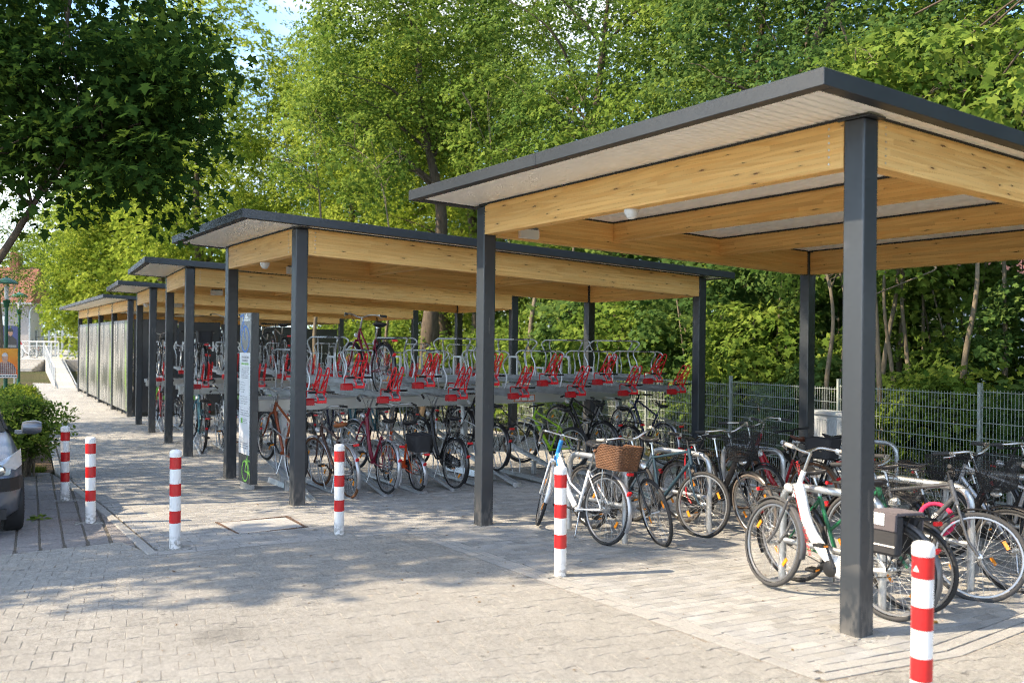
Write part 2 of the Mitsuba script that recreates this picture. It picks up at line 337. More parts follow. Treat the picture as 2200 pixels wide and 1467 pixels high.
def bond(poly, ang, lx, ly, maxd=22.0, off=0.5):
    """Running bond of lx x ly bricks: whole bricks inside poly and the cut ones along its edge."""
    X = np.array([math.cos(ang), math.sin(ang)]); Y = np.array([-X[1], X[0]])
    e = np.asarray(poly.exterior.coords); a, b = e @ X, e @ Y; whole, cut = [], []
    prep = poly; inner = poly.buffer(-0.115); shapely.prepare(inner); shapely.prepare(prep)
    I, J = np.meshgrid(np.arange(math.floor(b.min() / ly), math.ceil(b.max() / ly) + 1), np.arange(math.floor(a.min() / lx) - 1, math.ceil(a.max() / lx) + 1), indexing='ij')
    x = (J + off * (I % 2) + 0.5) * lx; y = (I + 0.5) * ly; c = np.stack([x.ravel(), y.ravel()], 1) @ np.stack([X, Y])
    keep = (np.hypot(c[:, 0], c[:, 1]) < maxd) & (c[:, 1] > 2.2) & (np.abs(c[:, 0]) < 0.62 * c[:, 1] + 0.8); c = c[keep]
    ins = shapely.contains_xy(inner, c[:, 0], c[:, 1])
    for q in c[~ins]:
        if prep.distance(shapely.Point(q)) > 0.12: continue
        r = shapely.Polygon([q + sx * X * lx / 2 + sy * Y * ly / 2 for sx, sy in ((-1, -1), (1, -1), (1, 1), (-1, 1))]); i = r.intersection(prep)
        if i.area > 0.97 * r.area: whole.append(q)
        elif i.area > 0.002: cut.append(i)
    return np.vstack([c[ins]] + ([np.array(whole)] if whole else [])), cut

# sidewalk under and beside the shelters
sheet(side_poly, -0.0085, 'm_joint', 'sidewalk')
edge_line = [P['p1'], P['p2'], P['p3'], P['p4'], P['p5'], q5]
eb = shapely.LineString(edge_line).buffer(0.215, join_style='mitre', cap_style='flat')
kerb_line = shapely.LineString([P['p1'], P['k1'], P['k2'], P['k3'], P['k4'], far_l])
inner_poly = side_poly.difference(eb).difference(kerb_line.buffer(0.075)); inner_poly = max(getattr(inner_poly, 'geoms', [inner_poly]), key=lambda g: g.area)
foot_holes = []
cov = shapely.Polygon([pix(*q)[:2] for q in ((462, 1122), (618, 1109), (663, 1132), (512, 1147))])
PAVED_FAR = 27.0
c_, cut_ = bond(inner_poly.difference(cov.buffer(0.02)) if False else inner_poly, A_P - PI / 2, 0.2, 0.1, PAVED_FAR)
hole = cov.buffer(0.0); shapely.prepare(hole)
c2, cut2 = [], []
for q in c_:
    if hole.distance(shapely.Point(q)) > 0.115: c2.append(q); continue
    X = PV; Y = PU; r = shapely.Polygon([q + sx * X * .1 + sy * Y * .05 for sx, sy in ((-1, -1), (1, -1), (1, 1), (-1, 1))]).difference(hole)
    if r.area > 0.0199: c2.append(q)
    elif r.area > 0.002: cut2.append(r)
lay('sidewalk', 'paver', c2, A_P - PI / 2, brick_template(0.2, 0.1, 0.0022, 0.0028), 'm_side', cuts=cut_ + cut2)
far_part = side_poly.intersection(shapely.box(-60, 0, 30, 80).difference(shapely.Point(0, 0).buffer(PAVED_FAR - 0.25, 64))); far_part = max(getattr(far_part, 'geoms', [far_part]), key=lambda g: g.area)
sheet(far_part, -0.001, 'm_side', 'far_sidewalk')      # too small to tell the pavers apart
# two rows of pale edging stones
def edging(row_off, w, ln, n0):
    m = MB(); pts = [np.asarray(q) for q in edge_line]; line = shapely.LineString(pts).parallel_offset(abs(row_off), 'left', join_style='mitre') if row_off else shapely.LineString(pts)
    cc = np.asarray(line.coords); out = []
    for a, b in zip(cc[:-1], cc[1:]):
        d = np.linalg.norm(b - a); n = int(round(d / ln)); t = (b - a) / d; ang = math.atan2(t[1], t[0]); l = d / max(n, 1)
        for k in range(n): out.append((a + t * (k + 0.5) * l, ang, l))
    return out
lay_e = []
for off, w in ((0.055, 0.10), (0.162, 0.10)):
    for c, ang, l in edging(off, w, 0.2 if off < 0.1 else 0.2, 0): lay_e.append((c, ang, l, w))
cnt = 0; rest = MB(); tm = {}
for c, ang, l, w in sorted(lay_e, key=lambda e: np.hypot(*e[0])):
    t = brick_template(l, w, 0.003); M = paver_matrix(c, ang, 1.3)
    if in_view(*c) and cnt < 150 and c[1] > 4:
        kk = round(l, 3), w
        if kk not in tm: tm[kk] = t.ply('m_edge')
        part('sidewalk', 'edging_stone', tm[kk], to_world=M); cnt += 1
    else:
        v, f = t.arrays(); rest.add(v @ M[:3, :3].T + M[:3, 3], f)
part('sidewalk', 'edging_stone_field', rest, 'm_edge', kind='stuff')
# dark flush kerb along the planting bed and the parking bay
kc = np.asarray(kerb_line.coords); mk = MB(); nk = 0
for a, b in zip(kc[:-1], kc[1:]):
    d = np.linalg.norm(b - a); n = max(1, int(round(d / 1.0))); t = (b - a) / d
    for k in range(n):
        c = a + t * (k + 0.5) * d / n; T = np.array([t[0], t[1], GX * t[0] + GY * t[1]]); S = np.array([-t[1], t[0], 0])
        m = MB().bevel([c[0], c[1], gz(*c) - 0.06], T * (d / n / 2 - 0.003), S * 0.045, GN * 0.075, 0.008)
        if nk < 24: part('sidewalk', 'kerb_stone', m, 'm_edge'); nk += 1
        else: v, f = m.arrays(); mk.add(v, f)
part('sidewalk', 'kerb_stone_row', mk, 'm_edge', kind='stuff')

# forecourt of interlocking double-T pavers
sheet(fore_poly, -0.0036, 'm_fjoint', 'forecourt')
w1, w2, hl = 0.0825 - 0.0014, 0.0625 - 0.0014, 0.1 - 0.0014
dbl = [(-hl, -w1), (-0.066, -w1), (-0.034, -w2), (0.034, -w2), (0.066, -w1), (hl, -w1), (hl, w1), (0.066, w1), (0.034, w2), (-0.034, w2), (-0.066, w1), (-hl, w1)]
fin = fore_poly.difference(shapely.LineString(edge_line).buffer(0.01)); fin = max(getattr(fin, 'geoms', [fin]), key=lambda g: g.area)
A_F = math.radians(22.0); X = np.array([math.cos(A_F), math.sin(A_F)]); Y = np.array([-X[1], X[0]]); cs = []
fi = fin.buffer(-0.09); shapely.prepare(fi); cutf = []; shapely.prepare(fin)
for i in range(-20, 120):
    for j in range(-90, 90):
        c = X * (j * 0.2 + 0.1 * (i % 2)) + Y * (i * 0.145)
        if c[1] < 2.6 or abs(c[0]) > 0.62 * c[1] + 0.5: continue
        if fi.contains(shapely.Point(c)): cs.append(c)
        elif fin.distance(shapely.Point(c)) < 0.12:
            g = shapely.Polygon([c + X * a + Y * b for a, b in dbl]).intersection(fin)
            if g.area > 0.003: cutf.append(g)
lay('forecourt', 'paver', cs, A_F, poly_template(dbl, 0.003, 0.02), 'm_fore', wob=1.1, cuts=cutf)

# parking bay: long pavers with wide dark joints
sheet(park_poly, -0.009, 'm_pjoint', 'parking_bay')
A_K = math.radians(-62.0); X = np.array([math.cos(A_K), math.sin(A_K)]); Y = np.array([-X[1], X[0]]); cs = []
pin = park_poly.buffer(-0.15); shapely.prepare(pin); shapely.prepare(park_poly); cutp = []
for i in range(-90, 90):
    for j in range(-90, 90):
        c = X * (j * 0.2 + 0.1 * (i % 2)) + Y * (i * 0.205)
        if c[1] < 3 or c[1] > 14 or abs(c[0]) > 0.62 * c[1] + 0.6: continue
        if pin.contains(shapely.Point(c)): cs.append(c)
        else:
            r = shapely.Polygon([c + X * a + Y * b for a, b in ((-.096, -.085), (.096, -.085), (.096, .085), (-.096, .085))])
            if r.intersects(park_poly):
                g = r.intersection(park_poly)
                if g.area > 0.004: cutp.append(g)
lay('parking_bay', 'paver', cs, A_K, brick_template(0.192, 0.192, 0.0045, 0.006), 'm_park', wob=2.0, cuts=cutp)

# planting bed, grass verges, woodland floor
bed = shapely.Polygon([P['k3'] + np.array([-0.05, -0.2]), P['k3'] + np.array([-6.5, -1.35]), P['k3'] + np.array([-13, 24.0]), far_l + np.array([-0.1, 0]), P['k4'] + np.array([-0.1, 0]), P['k3'] + np.array([-0.1, 0.05])]).buffer(0)
sheet(bed, -0.03, 'm_soil', 'planting_bed')
FP, FD = np.array([4.0, 16.0]), nrm([-0.44, 0.90]); FN = np.array([FD[1], -FD[0]])     # fence line, and the side away from the shelters
def fpt(t, off=0.0): q = FP + FD * t + FN * off; return q
wood = shapely.Polygon([fpt(-22, -0.02), fpt(60, -0.02), fpt(60, 60), fpt(-22, 60)])
sheet(wood, -0.02, 'm_soil', 'woodland_floor')

# covered manhole: concrete lid in a rusty frame
mat('m_lid', proc(lambda p, n, uv: mi.Color3f(0.29, 0.29, 0.285) * (0.7 + 0.3 * noise(p.x * 120, p.y * 120, 2.0) + 0.35 * fbm(p.x * 4, p.y * 4, 2.0, 3))), 0.85, spec=0.2)
mat('m_rust', proc(lambda p, n, uv: mix((0.13, 0.08, 0.055), (0.07, 0.055, 0.048), fbm(p.x * 14, p.y * 14, p.z * 14, 3)) * (0.6 + 0.8 * noise(p.x * 90, p.y * 90, 1.0))), 0.9, spec=0.2)
k = thing('manhole_cover', 'rectangular concrete manhole lid in a rusty iron frame set in the grey paving', 'manhole cover')
cc = np.asarray(cov.exterior.coords)[:-1]; ce = cc.mean(0)
def g3(q, h=0.0): return np.array([q[0], q[1], gz(q[0], q[1]) + h])
part(k, 'lid', MB().prism((ce + (cc - ce) * 0.915).tolist(), [0, 0, gz(*ce) - 0.05], [1, 0, GX], [0, 1, GY], np.array([0, 0, 0.051]) - np.array([0, 0, GX * ce[0] + GY * ce[1] - gz(*ce)])) if False else poly_template(ce + (cc - ce) * 0.915 - ce, 0.006, 0.04).xf(paver_matrix(ce, 0.0, 0.3)), 'm_lid')
fr = MB()
for a in range(4):
    p0, p1 = cc[a], cc[(a + 1) % 4]; i0, i1 = ce + (p0 - ce) * 0.935, ce + (p1 - ce) * 0.935
    q = np.array([p0, p1, i1, i0]); fr.add(*poly_template(q - q.mean(0), 0.003, 0.05).xf(M4(None, g3(q.mean(0), 0.003))).arrays())
part(k, 'frame', fr, 'm_rust')
# ------------------------------------------------------------------ materials of the shelters
def col_wood(p, n, uv):
    x, y = uv.x, uv.y
    lam = dr.floor(y / 0.04); fj = cell_rand(lam, dr.floor(x / 1.7 + 3.1 * cell_rand(lam, 3.0, 1.0)), 4)
    g = fbm(x * 1.6 + lam * 7.3, y * 55 + 9 * noise(x * 0.8, y * 6 + lam * 3.0, 2.0), fj * 9, 3)
    gx, gy = x * 2.4 + 11 * fj, y * 11
    d1, d2, w = voronoi(gx, gy)
    kn = (w > 0.68) & (w < 1.0)
    dk = dr.sqrt(dr.square(d1)) ; r = 0.03 + 0.17 * (w - 0.68)
    knot = dr.select(kn, 1 - smoothstep(r * 0.7, r * 1.2, dk), 0.0)
    halo = dr.select(kn, 1 - smoothstep(r, r * 3.2, dk), 0.0)
    c = mix((0.86, 0.535, 0.195), (0.76, 0.425, 0.13), smoothstep(0.34, 0.72, g)) * (0.92 + 0.16 * fj)
    c = mix(c, (0.40, 0.19, 0.06), halo * 0.35)
    c = mix(c, (0.13, 0.05, 0.018), knot * 0.9)
    ln = smoothstep(0.018, 0.0197, dr.abs(y - (lam + 0.5) * 0.04))
    return c * (1 - 0.2 * ln) * (0.9 + 0.2 * fbm(x * 0.9, y * 2, 5.0, 2))
mat('m_wood', proc(col_wood), 0.55, spec=0.3)
def col_dust(p, n, uv): return mix((0.021, 0.028, 0.037), (0.034, 0.041, 0.050), fbm(p.x * 3, p.y * 3, p.z * 1.2, 3))
def col_post(p, n, uv):
    h = p.z - (GX * p.x + GY * dr.minimum(p.y, Y_LEVEL)); g = fbm(p.x * 30, p.y * 30, p.z * 9, 3)
    sp = smoothstep(0.42, 0.0, h) * smoothstep(0.38, 0.70, g) + smoothstep(0.05, 0.0, h) * 0.5
    sc = smoothstep(0.80, 0.84, noise(p.x * 25 + p.y * 25, p.z * 4, 3.0)) * smoothstep(0.6, 0.75, noise(p.x * 3, p.y * 3, p.z * 2.5))
    return mix(col_dust(p, n, uv) * 0.75, (0.14, 0.132, 0.12), dr.minimum(sp * 0.55 + sc * 0.3, 0.8))
mat('m_paint', proc(col_post), 0.44, spec=0.55, coat=1.0)
mat('m_fascia', proc(lambda p, n, uv: col_dust(p, n, uv) * 0.8), 0.46, spec=0.6, coat=0.6)
mat('m_soffit', (0.90, 0.89, 0.855), 0.42, spec=0.5)
mat('m_gasket', (0.02, 0.022, 0.025), 0.6)
def col_galv(p, n, uv):
    a, b, w = voronoi(p.x * 60 + p.z * 31, p.y * 60 + p.z * 47)
    return mi.Color3f(0.60, 0.625, 0.64) * (0.74 + 0.2 * w + 0.3 * fbm(p.x * 6, p.y * 6, p.z * 6, 3))
mat('m_galv', proc(col_galv), 0.42, metal=0.85, spec=0.5)
mat('m_galvd', proc(lambda p, n, uv: mi.Color3f(0.36, 0.38, 0.395) * (0.7 + 0.6 * fbm(p.x * 8, p.y * 8, p.z * 8, 3))), 0.5, metal=0.6)
mat('m_alu', (0.60, 0.60, 0.56), 0.35, metal=0.5)
mat('m_white', (0.78, 0.78, 0.76), 0.35, coat=0.3)
mat('m_concrete', proc(lambda p, n, uv: mi.Color3f(0.235, 0.23, 0.215) * (0.5 + 0.6 * noise(p.x * 70, p.y * 70, p.z * 70) + 0.35 * fbm(p.x * 9, p.y * 9, p.z * 9, 3))), 0.95, spec=0.15)
mat('m_steel', (0.55, 0.55, 0.55), 0.3, metal=1.0)
mat('m_black', (0.012, 0.012, 0.013), 0.45)
mat('m_glassy', (0.05, 0.06, 0.07), 0.08, coat=1.0)

def rubble(key, c, r0, r1, n=26, rg=np.random.default_rng(3)):
    """Broken mortar collar where something was set into the paving."""
    m = MB()
    for i in range(n):
        a = rg.uniform(0, 2 * PI); r = rg.uniform(r0, r1); s = rg.uniform(0.012, 0.034); q = c[:2] + r * np.array([math.cos(a), math.sin(a)])
        k = rg.integers(5, 8); an = np.sort(rg.uniform(0, 2 * PI, k)); pts = np.c_[np.cos(an), np.sin(an)] * s * rg.uniform(0.6, 1.3, (k, 1))
        if shapely.Polygon(pts).area < 1e-5 or not shapely.Polygon(pts).is_valid: continue
        m.add(*poly_template(pts, 0.004, 0.02).xf(M4(rotz(0), [q[0], q[1], gz(q[0], q[1]) + rg.uniform(0.002, 0.009)])).arrays())
    an = np.arange(20) * 2 * PI / 20; rr = (r1 * 0.66) * (1 + 0.25 * np.sin(an * 3 + r0 * 90) + rg.uniform(-0.16, 0.16, 20)); pts = np.c_[np.cos(an) * rr, np.sin(an) * rr]
    m.add(*poly_template(pts, 0.012, 0.02).xf(M4(None, [c[0], c[1], gz(c[0], c[1]) + 0.003])).arrays())
    return part(key, 'mortar_collar', m, 'm_concrete')

def beam(key, s, u0, v0, u1, v1, zt, h, w=0.13, name='beam'):
    a, b = LR(s, u0, v0, zt - h / 2), LR(s, u1, v1, zt - h / 2); X = (b - a) / 2; o, U, V = frame(s)
    S = nrm(np.cross([0, 0, 1], X)) * w / 2; Z = np.array([0, 0, h / 2])
    return part(key, name, MB().box((a + b) / 2, X, S, Z), 'm_wood', uv=True)
def screws(key, s, u, v, side, zt, h):
    m = MB(); o, U, V = frame(s); N = {'u': -U, 'v': -V}[side]; T = V if side == 'u' else U
    for k in range(6): m.lathe([(0, 0.004), (0.007, 0.003), (0.008, 0)], LR(s, u, v, zt - 0.04 - k * (h - 0.08) / 5) + N * 0.0, N, 8)
    part(key, 'bolt_row', m, 'm_steel')

S_LABEL = ['nearest open timber and steel shelter, bicycles leaning on hoops below', 'second timber shelter from the camera with red-handled double-deck racks under it',
           'third shelter in the row, its front post behind the information column', 'fourth shelter in the row, narrow roof before the enclosed one', 'last shelter in the row, closed by printed grey panels']
shelters = []
for s in range(5):
    k = thing('bike_shelter', S_LABEL[s], 'bicycle shelter', 'flat-roofed bicycle shelters in a stepped row'); shelters.append(k)
    o, U, V = frame(s); Lu, W = SL[s], SW[s]; Zv = np.array([0, 0, 1.0]); h = POST / 2
    # posts
    posts = [(0, 0), (Lu, 0), (Lu, W), (0, W)] + ([(Lu * q / 4, 0) for q in (1, 2, 3)] if s == 4 else [])
    for (u, v) in posts:
        c = L(s, u, v); top = rz(s, u, v, ZT); m = MB()
        r = 0.012; q = [(-h, -h + r), (-h + r * .3, -h + r * .3), (-h + r, -h), (h - r, -h), (h - r * .3, -h + r * .3), (h, -h + r), (h, h - r), (h - r * .3, h - r * .3), (h - r, h), (-h + r, h), (-h + r * .3, h - r * .3), (-h, h - r)]
        zb = c[2] - 0.05; lo = [np.array([c[0], c[1], zb]) + a * U + b * V for a, b in q]; hi = [np.array([c[0], c[1], top]) + a * U + b * V for a, b in q]
        for i in range(12):
            j = (i + 1) % 12; m.add([lo[j], lo[i], hi[i], hi[j]], [[0, 1, 2, 3]])
        pk = part(k, 'post', m, 'm_paint')
        # head plate
        part(pk, 'head_plate', MB().box(LR(s, u, v, ZT + 0.014), U * (h + 0.05), V * (h + 0.005), Zv * 0.006), 'm_paint')
    for (u, v) in posts[:2] + posts[4:]: rubble(k, L(s, u, v), 0.09, 0.26, 30)
    # beams round the edge, joists between
    hb = ZT - ZB + 0.022; g = h + 0.004; wi = h - 0.07
    nz = -0.016
    if s == 4:
        for q in range(4): beam(k, s, Lu * q / 4 + g, -wi, Lu * (q + 1) / 4 - g, -wi, ZT - nz, hb)
    else: beam(k, s, g, -wi, Lu - g, -wi, ZT - nz, hb)
    beam(k, s, Lu + wi, g, Lu + wi, W - g, ZT - nz, hb); beam(k, s, Lu - g, W + wi, g, W + wi, ZT - nz, hb); beam(k, s, -wi, W - g, -wi, g, ZT - nz, hb)
    for q in (1, 2): beam(k, s, Lu + wi - 0.068, W * q / 3, -wi + 0.068, W * q / 3, ZT - nz, 0.215, 0.11, 'joist')
    if s < 4:
        screws(k, s, -h + 0.0075, 0.17, 'u', ZT - nz, hb); screws(k, s, 0.2, -wi - 0.066, 'v', ZT - nz, hb)
    # steel flats over every timber (the dark line under the sheet)
    m = MB()
    for (a, b, c2, d) in ((-0.02, -wi, Lu + 0.02, -wi), (Lu + wi, 0, Lu + wi, W), (Lu, W + wi, 0, W + wi), (-wi, W, -wi, 0), (Lu + wi - .07, W / 3, -wi + .07, W / 3), (Lu + wi - .07, 2 * W / 3, -wi + .07, 2 * W / 3)):
        A, B = LR(s, a, b, ZT + 0.0245), LR(s, c2, d, ZT + 0.0245); X = (B - A) / 2; m.box((A + B) / 2, X, nrm(np.cross(Zv, X)) * 0.075, Zv * 0.0075)
    part(k, 'packing_strip', m, 'm_gasket')
    # roof: ribbed soffit sheet, deck, four fascias
    ov = OV; ub = OU; u0, u1, v0, v1 = -ub, Lu + ub, -ov, W + OVB
    zs = ZRB + 0.001; rk = part(k, 'roof', MB().add([LR(s, u0 + .02, v0 + .02, ZRT - .012), LR(s, u1 - .02, v0 + .02, ZRT - .012), LR(s, u1 - .02, v1 - .02, ZRT - .012), LR(s, u0 + .02, v1 - .02, ZRT - .012)], [[3, 2, 1, 0]]), 'm_fascia')
    m = MB(); pitch = 0.080; n = int((u1 - u0 - 0.1) / pitch); prof = []
    for i in range(n):
        a = u0 + 0.05 + i * pitch; prof += [(a, zs), (a + pitch - 0.026, zs), (a + pitch - 0.021, zs + 0.016), (a + pitch - 0.005, zs + 0.016)]
    prof.append((u0 + 0.05 + n * pitch, zs)); prof[-1] = (u1 - 0.03, zs)
    for (a, za), (b, zb) in zip(prof[:-1], prof[1:]): m.quad(LR(s, a, v0 + .03, za), LR(s, a, v1 - .03, za), LR(s, b, v1 - .03, zb), LR(s, b, v0 + .03, zb))
    part(rk, 'soffit_sheet', m, 'm_soffit')
    Hf = ZRT - ZRB + 0.02; zc = ZRB - 0.01 + Hf / 2
    for (a, b, c2, d, inn) in ((u0, v0, u1, v0, V), (u0, v1, u1, v1, -V), (u0, v0, u0, v1, U), (u1, v0, u1, v1, -U)):
        A, B = LR(s, a, b, zc), LR(s, c2, d, zc); X = (B - A) / 2; C = (A + B) / 2; ex = nrm(X) * 0.0
        m = MB().bevel(C + inn * 0.006, X, inn * 0.006, Zv * Hf / 2, 0.003)
        m.box(C + inn * 0.056 - Zv * (Hf / 2 - 0.004), X * (1 - 0.1 / np.linalg.norm(X) * (0 if abs(np.dot(inn, V)) > .5 else 1)), inn * 0.044, Zv * 0.003)
        m.box(C + inn * 0.1 - Zv * (Hf / 2 - 0.016), X * (1 - 0.1 / np.linalg.norm(X)), inn * 0.003, Zv * 0.013)
        fk = part(rk, 'fascia', m, 'm_fascia'); le = 2 * np.linalg.norm(X)
        for q in np.arange(3.0, le - .5, 3.0): part(fk, 'joint_cover', MB().box(A + nrm(X) * q - inn * 0.0012, nrm(X) * .02, inn * .0012, Zv * (Hf / 2 - .002)), 'm_paint')
# ------------------------------------------------------------------ double-deck racks
mat('m_red', (0.66, 0.014, 0.022), 0.35, coat=0.3)
mat('m_redd', (0.42, 0.010, 0.014), 0.4)
mat('m_rubber', proc(lambda p, n, uv: mi.Color3f(0.022, 0.022, 0.022) * (0.8 + 0.9 * fbm(p.x * 20, p.y * 20, p.z * 20, 2))), 0.75, spec=0.3)
RV = [0.30 + 0.515 * i for i in range(13)]           # bicycle places along the rack
TZ = {0: 1.42, 1: 1.60}                              # height of the lower and the upper trays
def rack_z(s, u, v): return gz(*L(s, u, v)[:2])
def rack(s, label, n=13, v0=0.0):
    k = thing('double_deck_bike_rack', label, 'bicycle rack', 'double-deck racks under the shelters')
    o, U, V = frame(s); Zv = np.array([0, 0, 1.0])
    zb = gz(*L(s, 1.2, 3.3)[:2])                     # racks stand level
    def Q(u, v, z): return L(s, u, v + v0, zb + z)
    vmax = RV[n - 1] + 0.25
    for v in (0.42, vmax * 0.5 + 0.05, vmax - 0.1):
        m = MB(); a, b = Q(0.92, v, 0), Q(2.25, v, 0)
        pr = [(-0.075, 0.012), (0.075, 0.012), (0.045, 0.105), (-0.045, 0.105)]
        m.prism(pr, a, V, Zv, b - a); part(k, 'foot', m, 'm_galv')
        m = MB(); m.bevel(Q(1.78, v, 0.60), U * 0.045, V * 0.045, Zv * 0.50, 0.006); part(k, 'column', m, 'm_galv')
        part(k, 'bracket', MB().box(Q(1.78, v, 1.095), U * 0.08, V * 0.09, Zv * 0.012).box(Q(1.73, v, 0.93), U * 0.003, V * 0.025, Zv * 0.05), 'm_galv')
    m = MB().bevel(Q(1.78, vmax / 2 + 0.1, 1.19), U * 0.035, V * (vmax / 2 + 0.05), Zv * 0.083, 0.006); bk = part(k, 'main_beam', m, 'm_alu')
    part(k, 'rear_beam', MB().bevel(Q(2.62, vmax / 2 + 0.1, 1.22), U * 0.03, V * (vmax / 2), Zv * 0.05, 0.005), 'm_galv')
    for i in range(n):
        v = RV[i]; hi = i % 2
        # lower rail
        ua, ub = 0.08, 2.05; za, zbk = 0.035, (0.40 if hi == 0 else 0.06)
        a, b = Q(ua + .12, v, za), Q(ub, v, zbk); D = b - a
        Nz = nrm(np.cross(D, V)); Nz = Nz if Nz[2] > 0 else -Nz
        pr = [(-.062, 0), (.062, 0), (.062, .012), (.046, .012), (.046, .034), (.030, .034), (.030, .010), (-.030, .010), (-.030, .034), (-.046, .034), (-.046, .012), (-.062, .012)]
        rk = part(k, 'rail', MB().prism(pr, a, V, Nz, D), 'm_galv')
        c = Q(ua + .04, v, 0.0); e = a
        part(rk, 'ramp', MB().add([c - V * .085 + Zv * .006, c + V * .085 + Zv * .006, e + V * .062 + Nz * .036, e - V * .062 + Nz * .036, c - V * .085 - Zv * .0, c + V * .085 - Zv * .0, e + V * .062, e - V * .062], [[0, 1, 2, 3], [0, 3, 7, 4], [1, 5, 6, 2]]), 'm_galv')
        if hi == 0: part(rk, 'support', MB().bevel(Q(1.25, v, 0.10), U * 0.03, V * 0.03, Zv * 0.11, 0.004), 'm_galv')
        # wheel guide of bent tube
        zz = lambda u: za + (zbk - za) * (u - ua - .12) / (ub - ua - .12) + 0.03
        m = MB()
        for sg in (-1, 1):
            pth = fillet([Q(0.98, v + sg * .06, zz(0.98)), Q(1.02, v + sg * .10, zz(1.0) + .20), Q(1.20, v + sg * .05, zz(1.1) + .40), Q(1.10, v + sg * .09, zz(1.1) + .55), Q(1.62, v + sg * .09, zz(1.5) + .57), Q(1.66, v + sg * .06, zz(1.5) + .38), Q(1.48, v + sg * .06, zz(1.5))], 0.09, 6)
            m.tube(pth, 0.0095, 6)
        m.tube([Q(1.10, v - .09, zz(1.1) + .55), Q(1.10, v + .09, zz(1.1) + .55)], 0.0095, 6)
        part(rk, 'wheel_guide', m, 'm_galv')
        if i % 3 == 1: part(rk, 'gas_spring', MB().tube([Q(0.95, v + .16, .66), Q(1.72, v + .16, 1.05)], 0.009, 6), 'm_black')
        # upper tray
        tz = TZ[hi]; u0 = -0.02
        a, b = Q(u0, v, tz - .05), Q(2.15, v, tz - .05); D = b - a
        pr = [(-.055, 0), (.055, 0), (.055, .055), (.068, .055), (.068, .062), (.047, .062), (.047, .012), (-.047, .012), (-.047, .062), (-.068, .062), (-.068, .055), (-.055, .055)]
        tk = part(k, 'tray', MB().prism(pr, a, V, Zv, D), 'm_galvd')
        g0 = 0.32; m = MB()
        gpr = [(-.045, 0), (.045, 0), (.045, .05), (-.045, .05)]; hole = [(-.038, .007), (.038, .007), (.038, .043), (-.038, .043)]
        a, b = Q(g0 - .05, v + 0.12, tz - .11), Q(2.45, v + 0.12, tz - .11); m.prism(gpr, a, V, Zv, b - a, [hole]); part(tk, 'guide_tube', m, 'm_galvd')
        m = MB(); c = Q(.10, v - 0.20, tz - .075)
        m.prism([(-.055, -.045), (.055, -.045), (.052, .02), (.02, .045), (-.055, .03)], c, -U, Zv, V * .13); part(tk, 'end_stop', m, 'm_redd')
        # red lifting handle: two long loops joined by bars
        m = MB()
        for sg in (-1, 1):
            vv = v + sg * .052
            base, top, wid = np.array([0.10, tz + .03]), np.array([-0.11, tz + .35]), 0.052
            d = nrm(np.append(top - base, 0))[:2]; q = np.array([-d[1], d[0]])
            pl = [base - q * wid * 1.3]; pl += [top - d * wid * .8 - q * wid * .75 * math.cos(t) * 1.0 + d * wid * .8 * math.sin(t) for t in np.linspace(0, PI, 7)]; pl += [base + q * wid * 1.3]
            m.tube([Q(a_, vv, b_) for a_, b_ in pl ], 0.0095, 6, flat=0.8)
            m.tube([Q(*(base - q * wid * 1.2 + d * .02).tolist()[:1], vv, (base - q * wid * 1.2 + d * .02)[1]), Q(*(base + (top - base) * .72 + q * wid * .7).tolist()[:1], vv, (base + (top - base) * .72 + q * wid * .7)[1])], 0.0085, 5)
            m.tube([Q((base + q * wid)[0], vv, (base + q * wid)[1]), Q((base + (top - base) * .45 - q * wid)[0], vv, (base + (top - base) * .45 - q * wid)[1])], 0.0085, 5)
            m.tube(fillet([Q(0.06, vv, tz + .03), Q(-.02, vv, tz - .03), Q(-.02, vv, tz - .08), Q(.07, vv, tz - .08)], .03, 4), 0.0115, 6)
        m.tube([Q(-.05, v - .06, tz + .26), Q(-.05, v + .06, tz + .26)], 0.0085, 5)
        m.box(Q(-.022, v, tz - .075), U * .004, V * .062, Zv * .018).box(Q(0.06, v, tz + .045), U * .02, V * .12, Zv * .009)
        m.tube(fillet([Q(0.06, v - .10, tz + .05), Q(.20, v - .12, tz + .06), Q(.20, v - .12, tz - .03)], .03, 4), 0.008, 5)
        hk = part(tk, 'handle', m, 'm_red')
        part(tk, 'grip', MB().tube([Q(-.005, v - .17, tz + .045), Q(-.005, v - .07, tz + .045)], .014, 7).tube([Q(-.005, v + .07, tz + .045), Q(-.005, v + .17, tz + .045)], .014, 7), 'm_black')
        # gallows that hold the bicycle upright
        m = MB()
        for sg in (-1, 1):
            w1_, w2_ = .085, .05
            pth = fillet([Q(0.62, v + sg * .045, tz), Q(0.60, v + sg * w1_, tz + .18), Q(0.72, v + sg * w2_, tz + .36), Q(0.55, v + sg * w1_, tz + .52), Q(0.62, v + sg * .05, tz + .565), Q(1.62, v + sg * .05, tz + .565), Q(1.70, v + sg * w1_, tz + .50), Q(1.58, v + sg * w2_, tz + .32), Q(1.64, v + sg * .045, tz)], 0.10, 6)
            m.tube(pth, 0.0125, 7)
        hp = part(tk, 'gallows', m, 'm_galv')
        part(tk, 'rubber_sleeve', MB().tube([Q(0.72, v - .05, tz + .567), Q(1.0, v - .05, tz + .567)], 0.0135, 7).tube([Q(0.72, v + .05, tz + .567), Q(1.0, v + .05, tz + .567)], 0.0135, 7), 'm_black')
        m = MB()
        for uu in (1.2, 1.42): m.box(Q(uu, v + .14, tz + .12), U * .018, V * .012, Zv * .17)
        m.box(Q(1.31, v + .14, tz + .29), U * .128, V * .012, Zv * .014); part(tk, 'lock_bracket', m, 'm_galv')
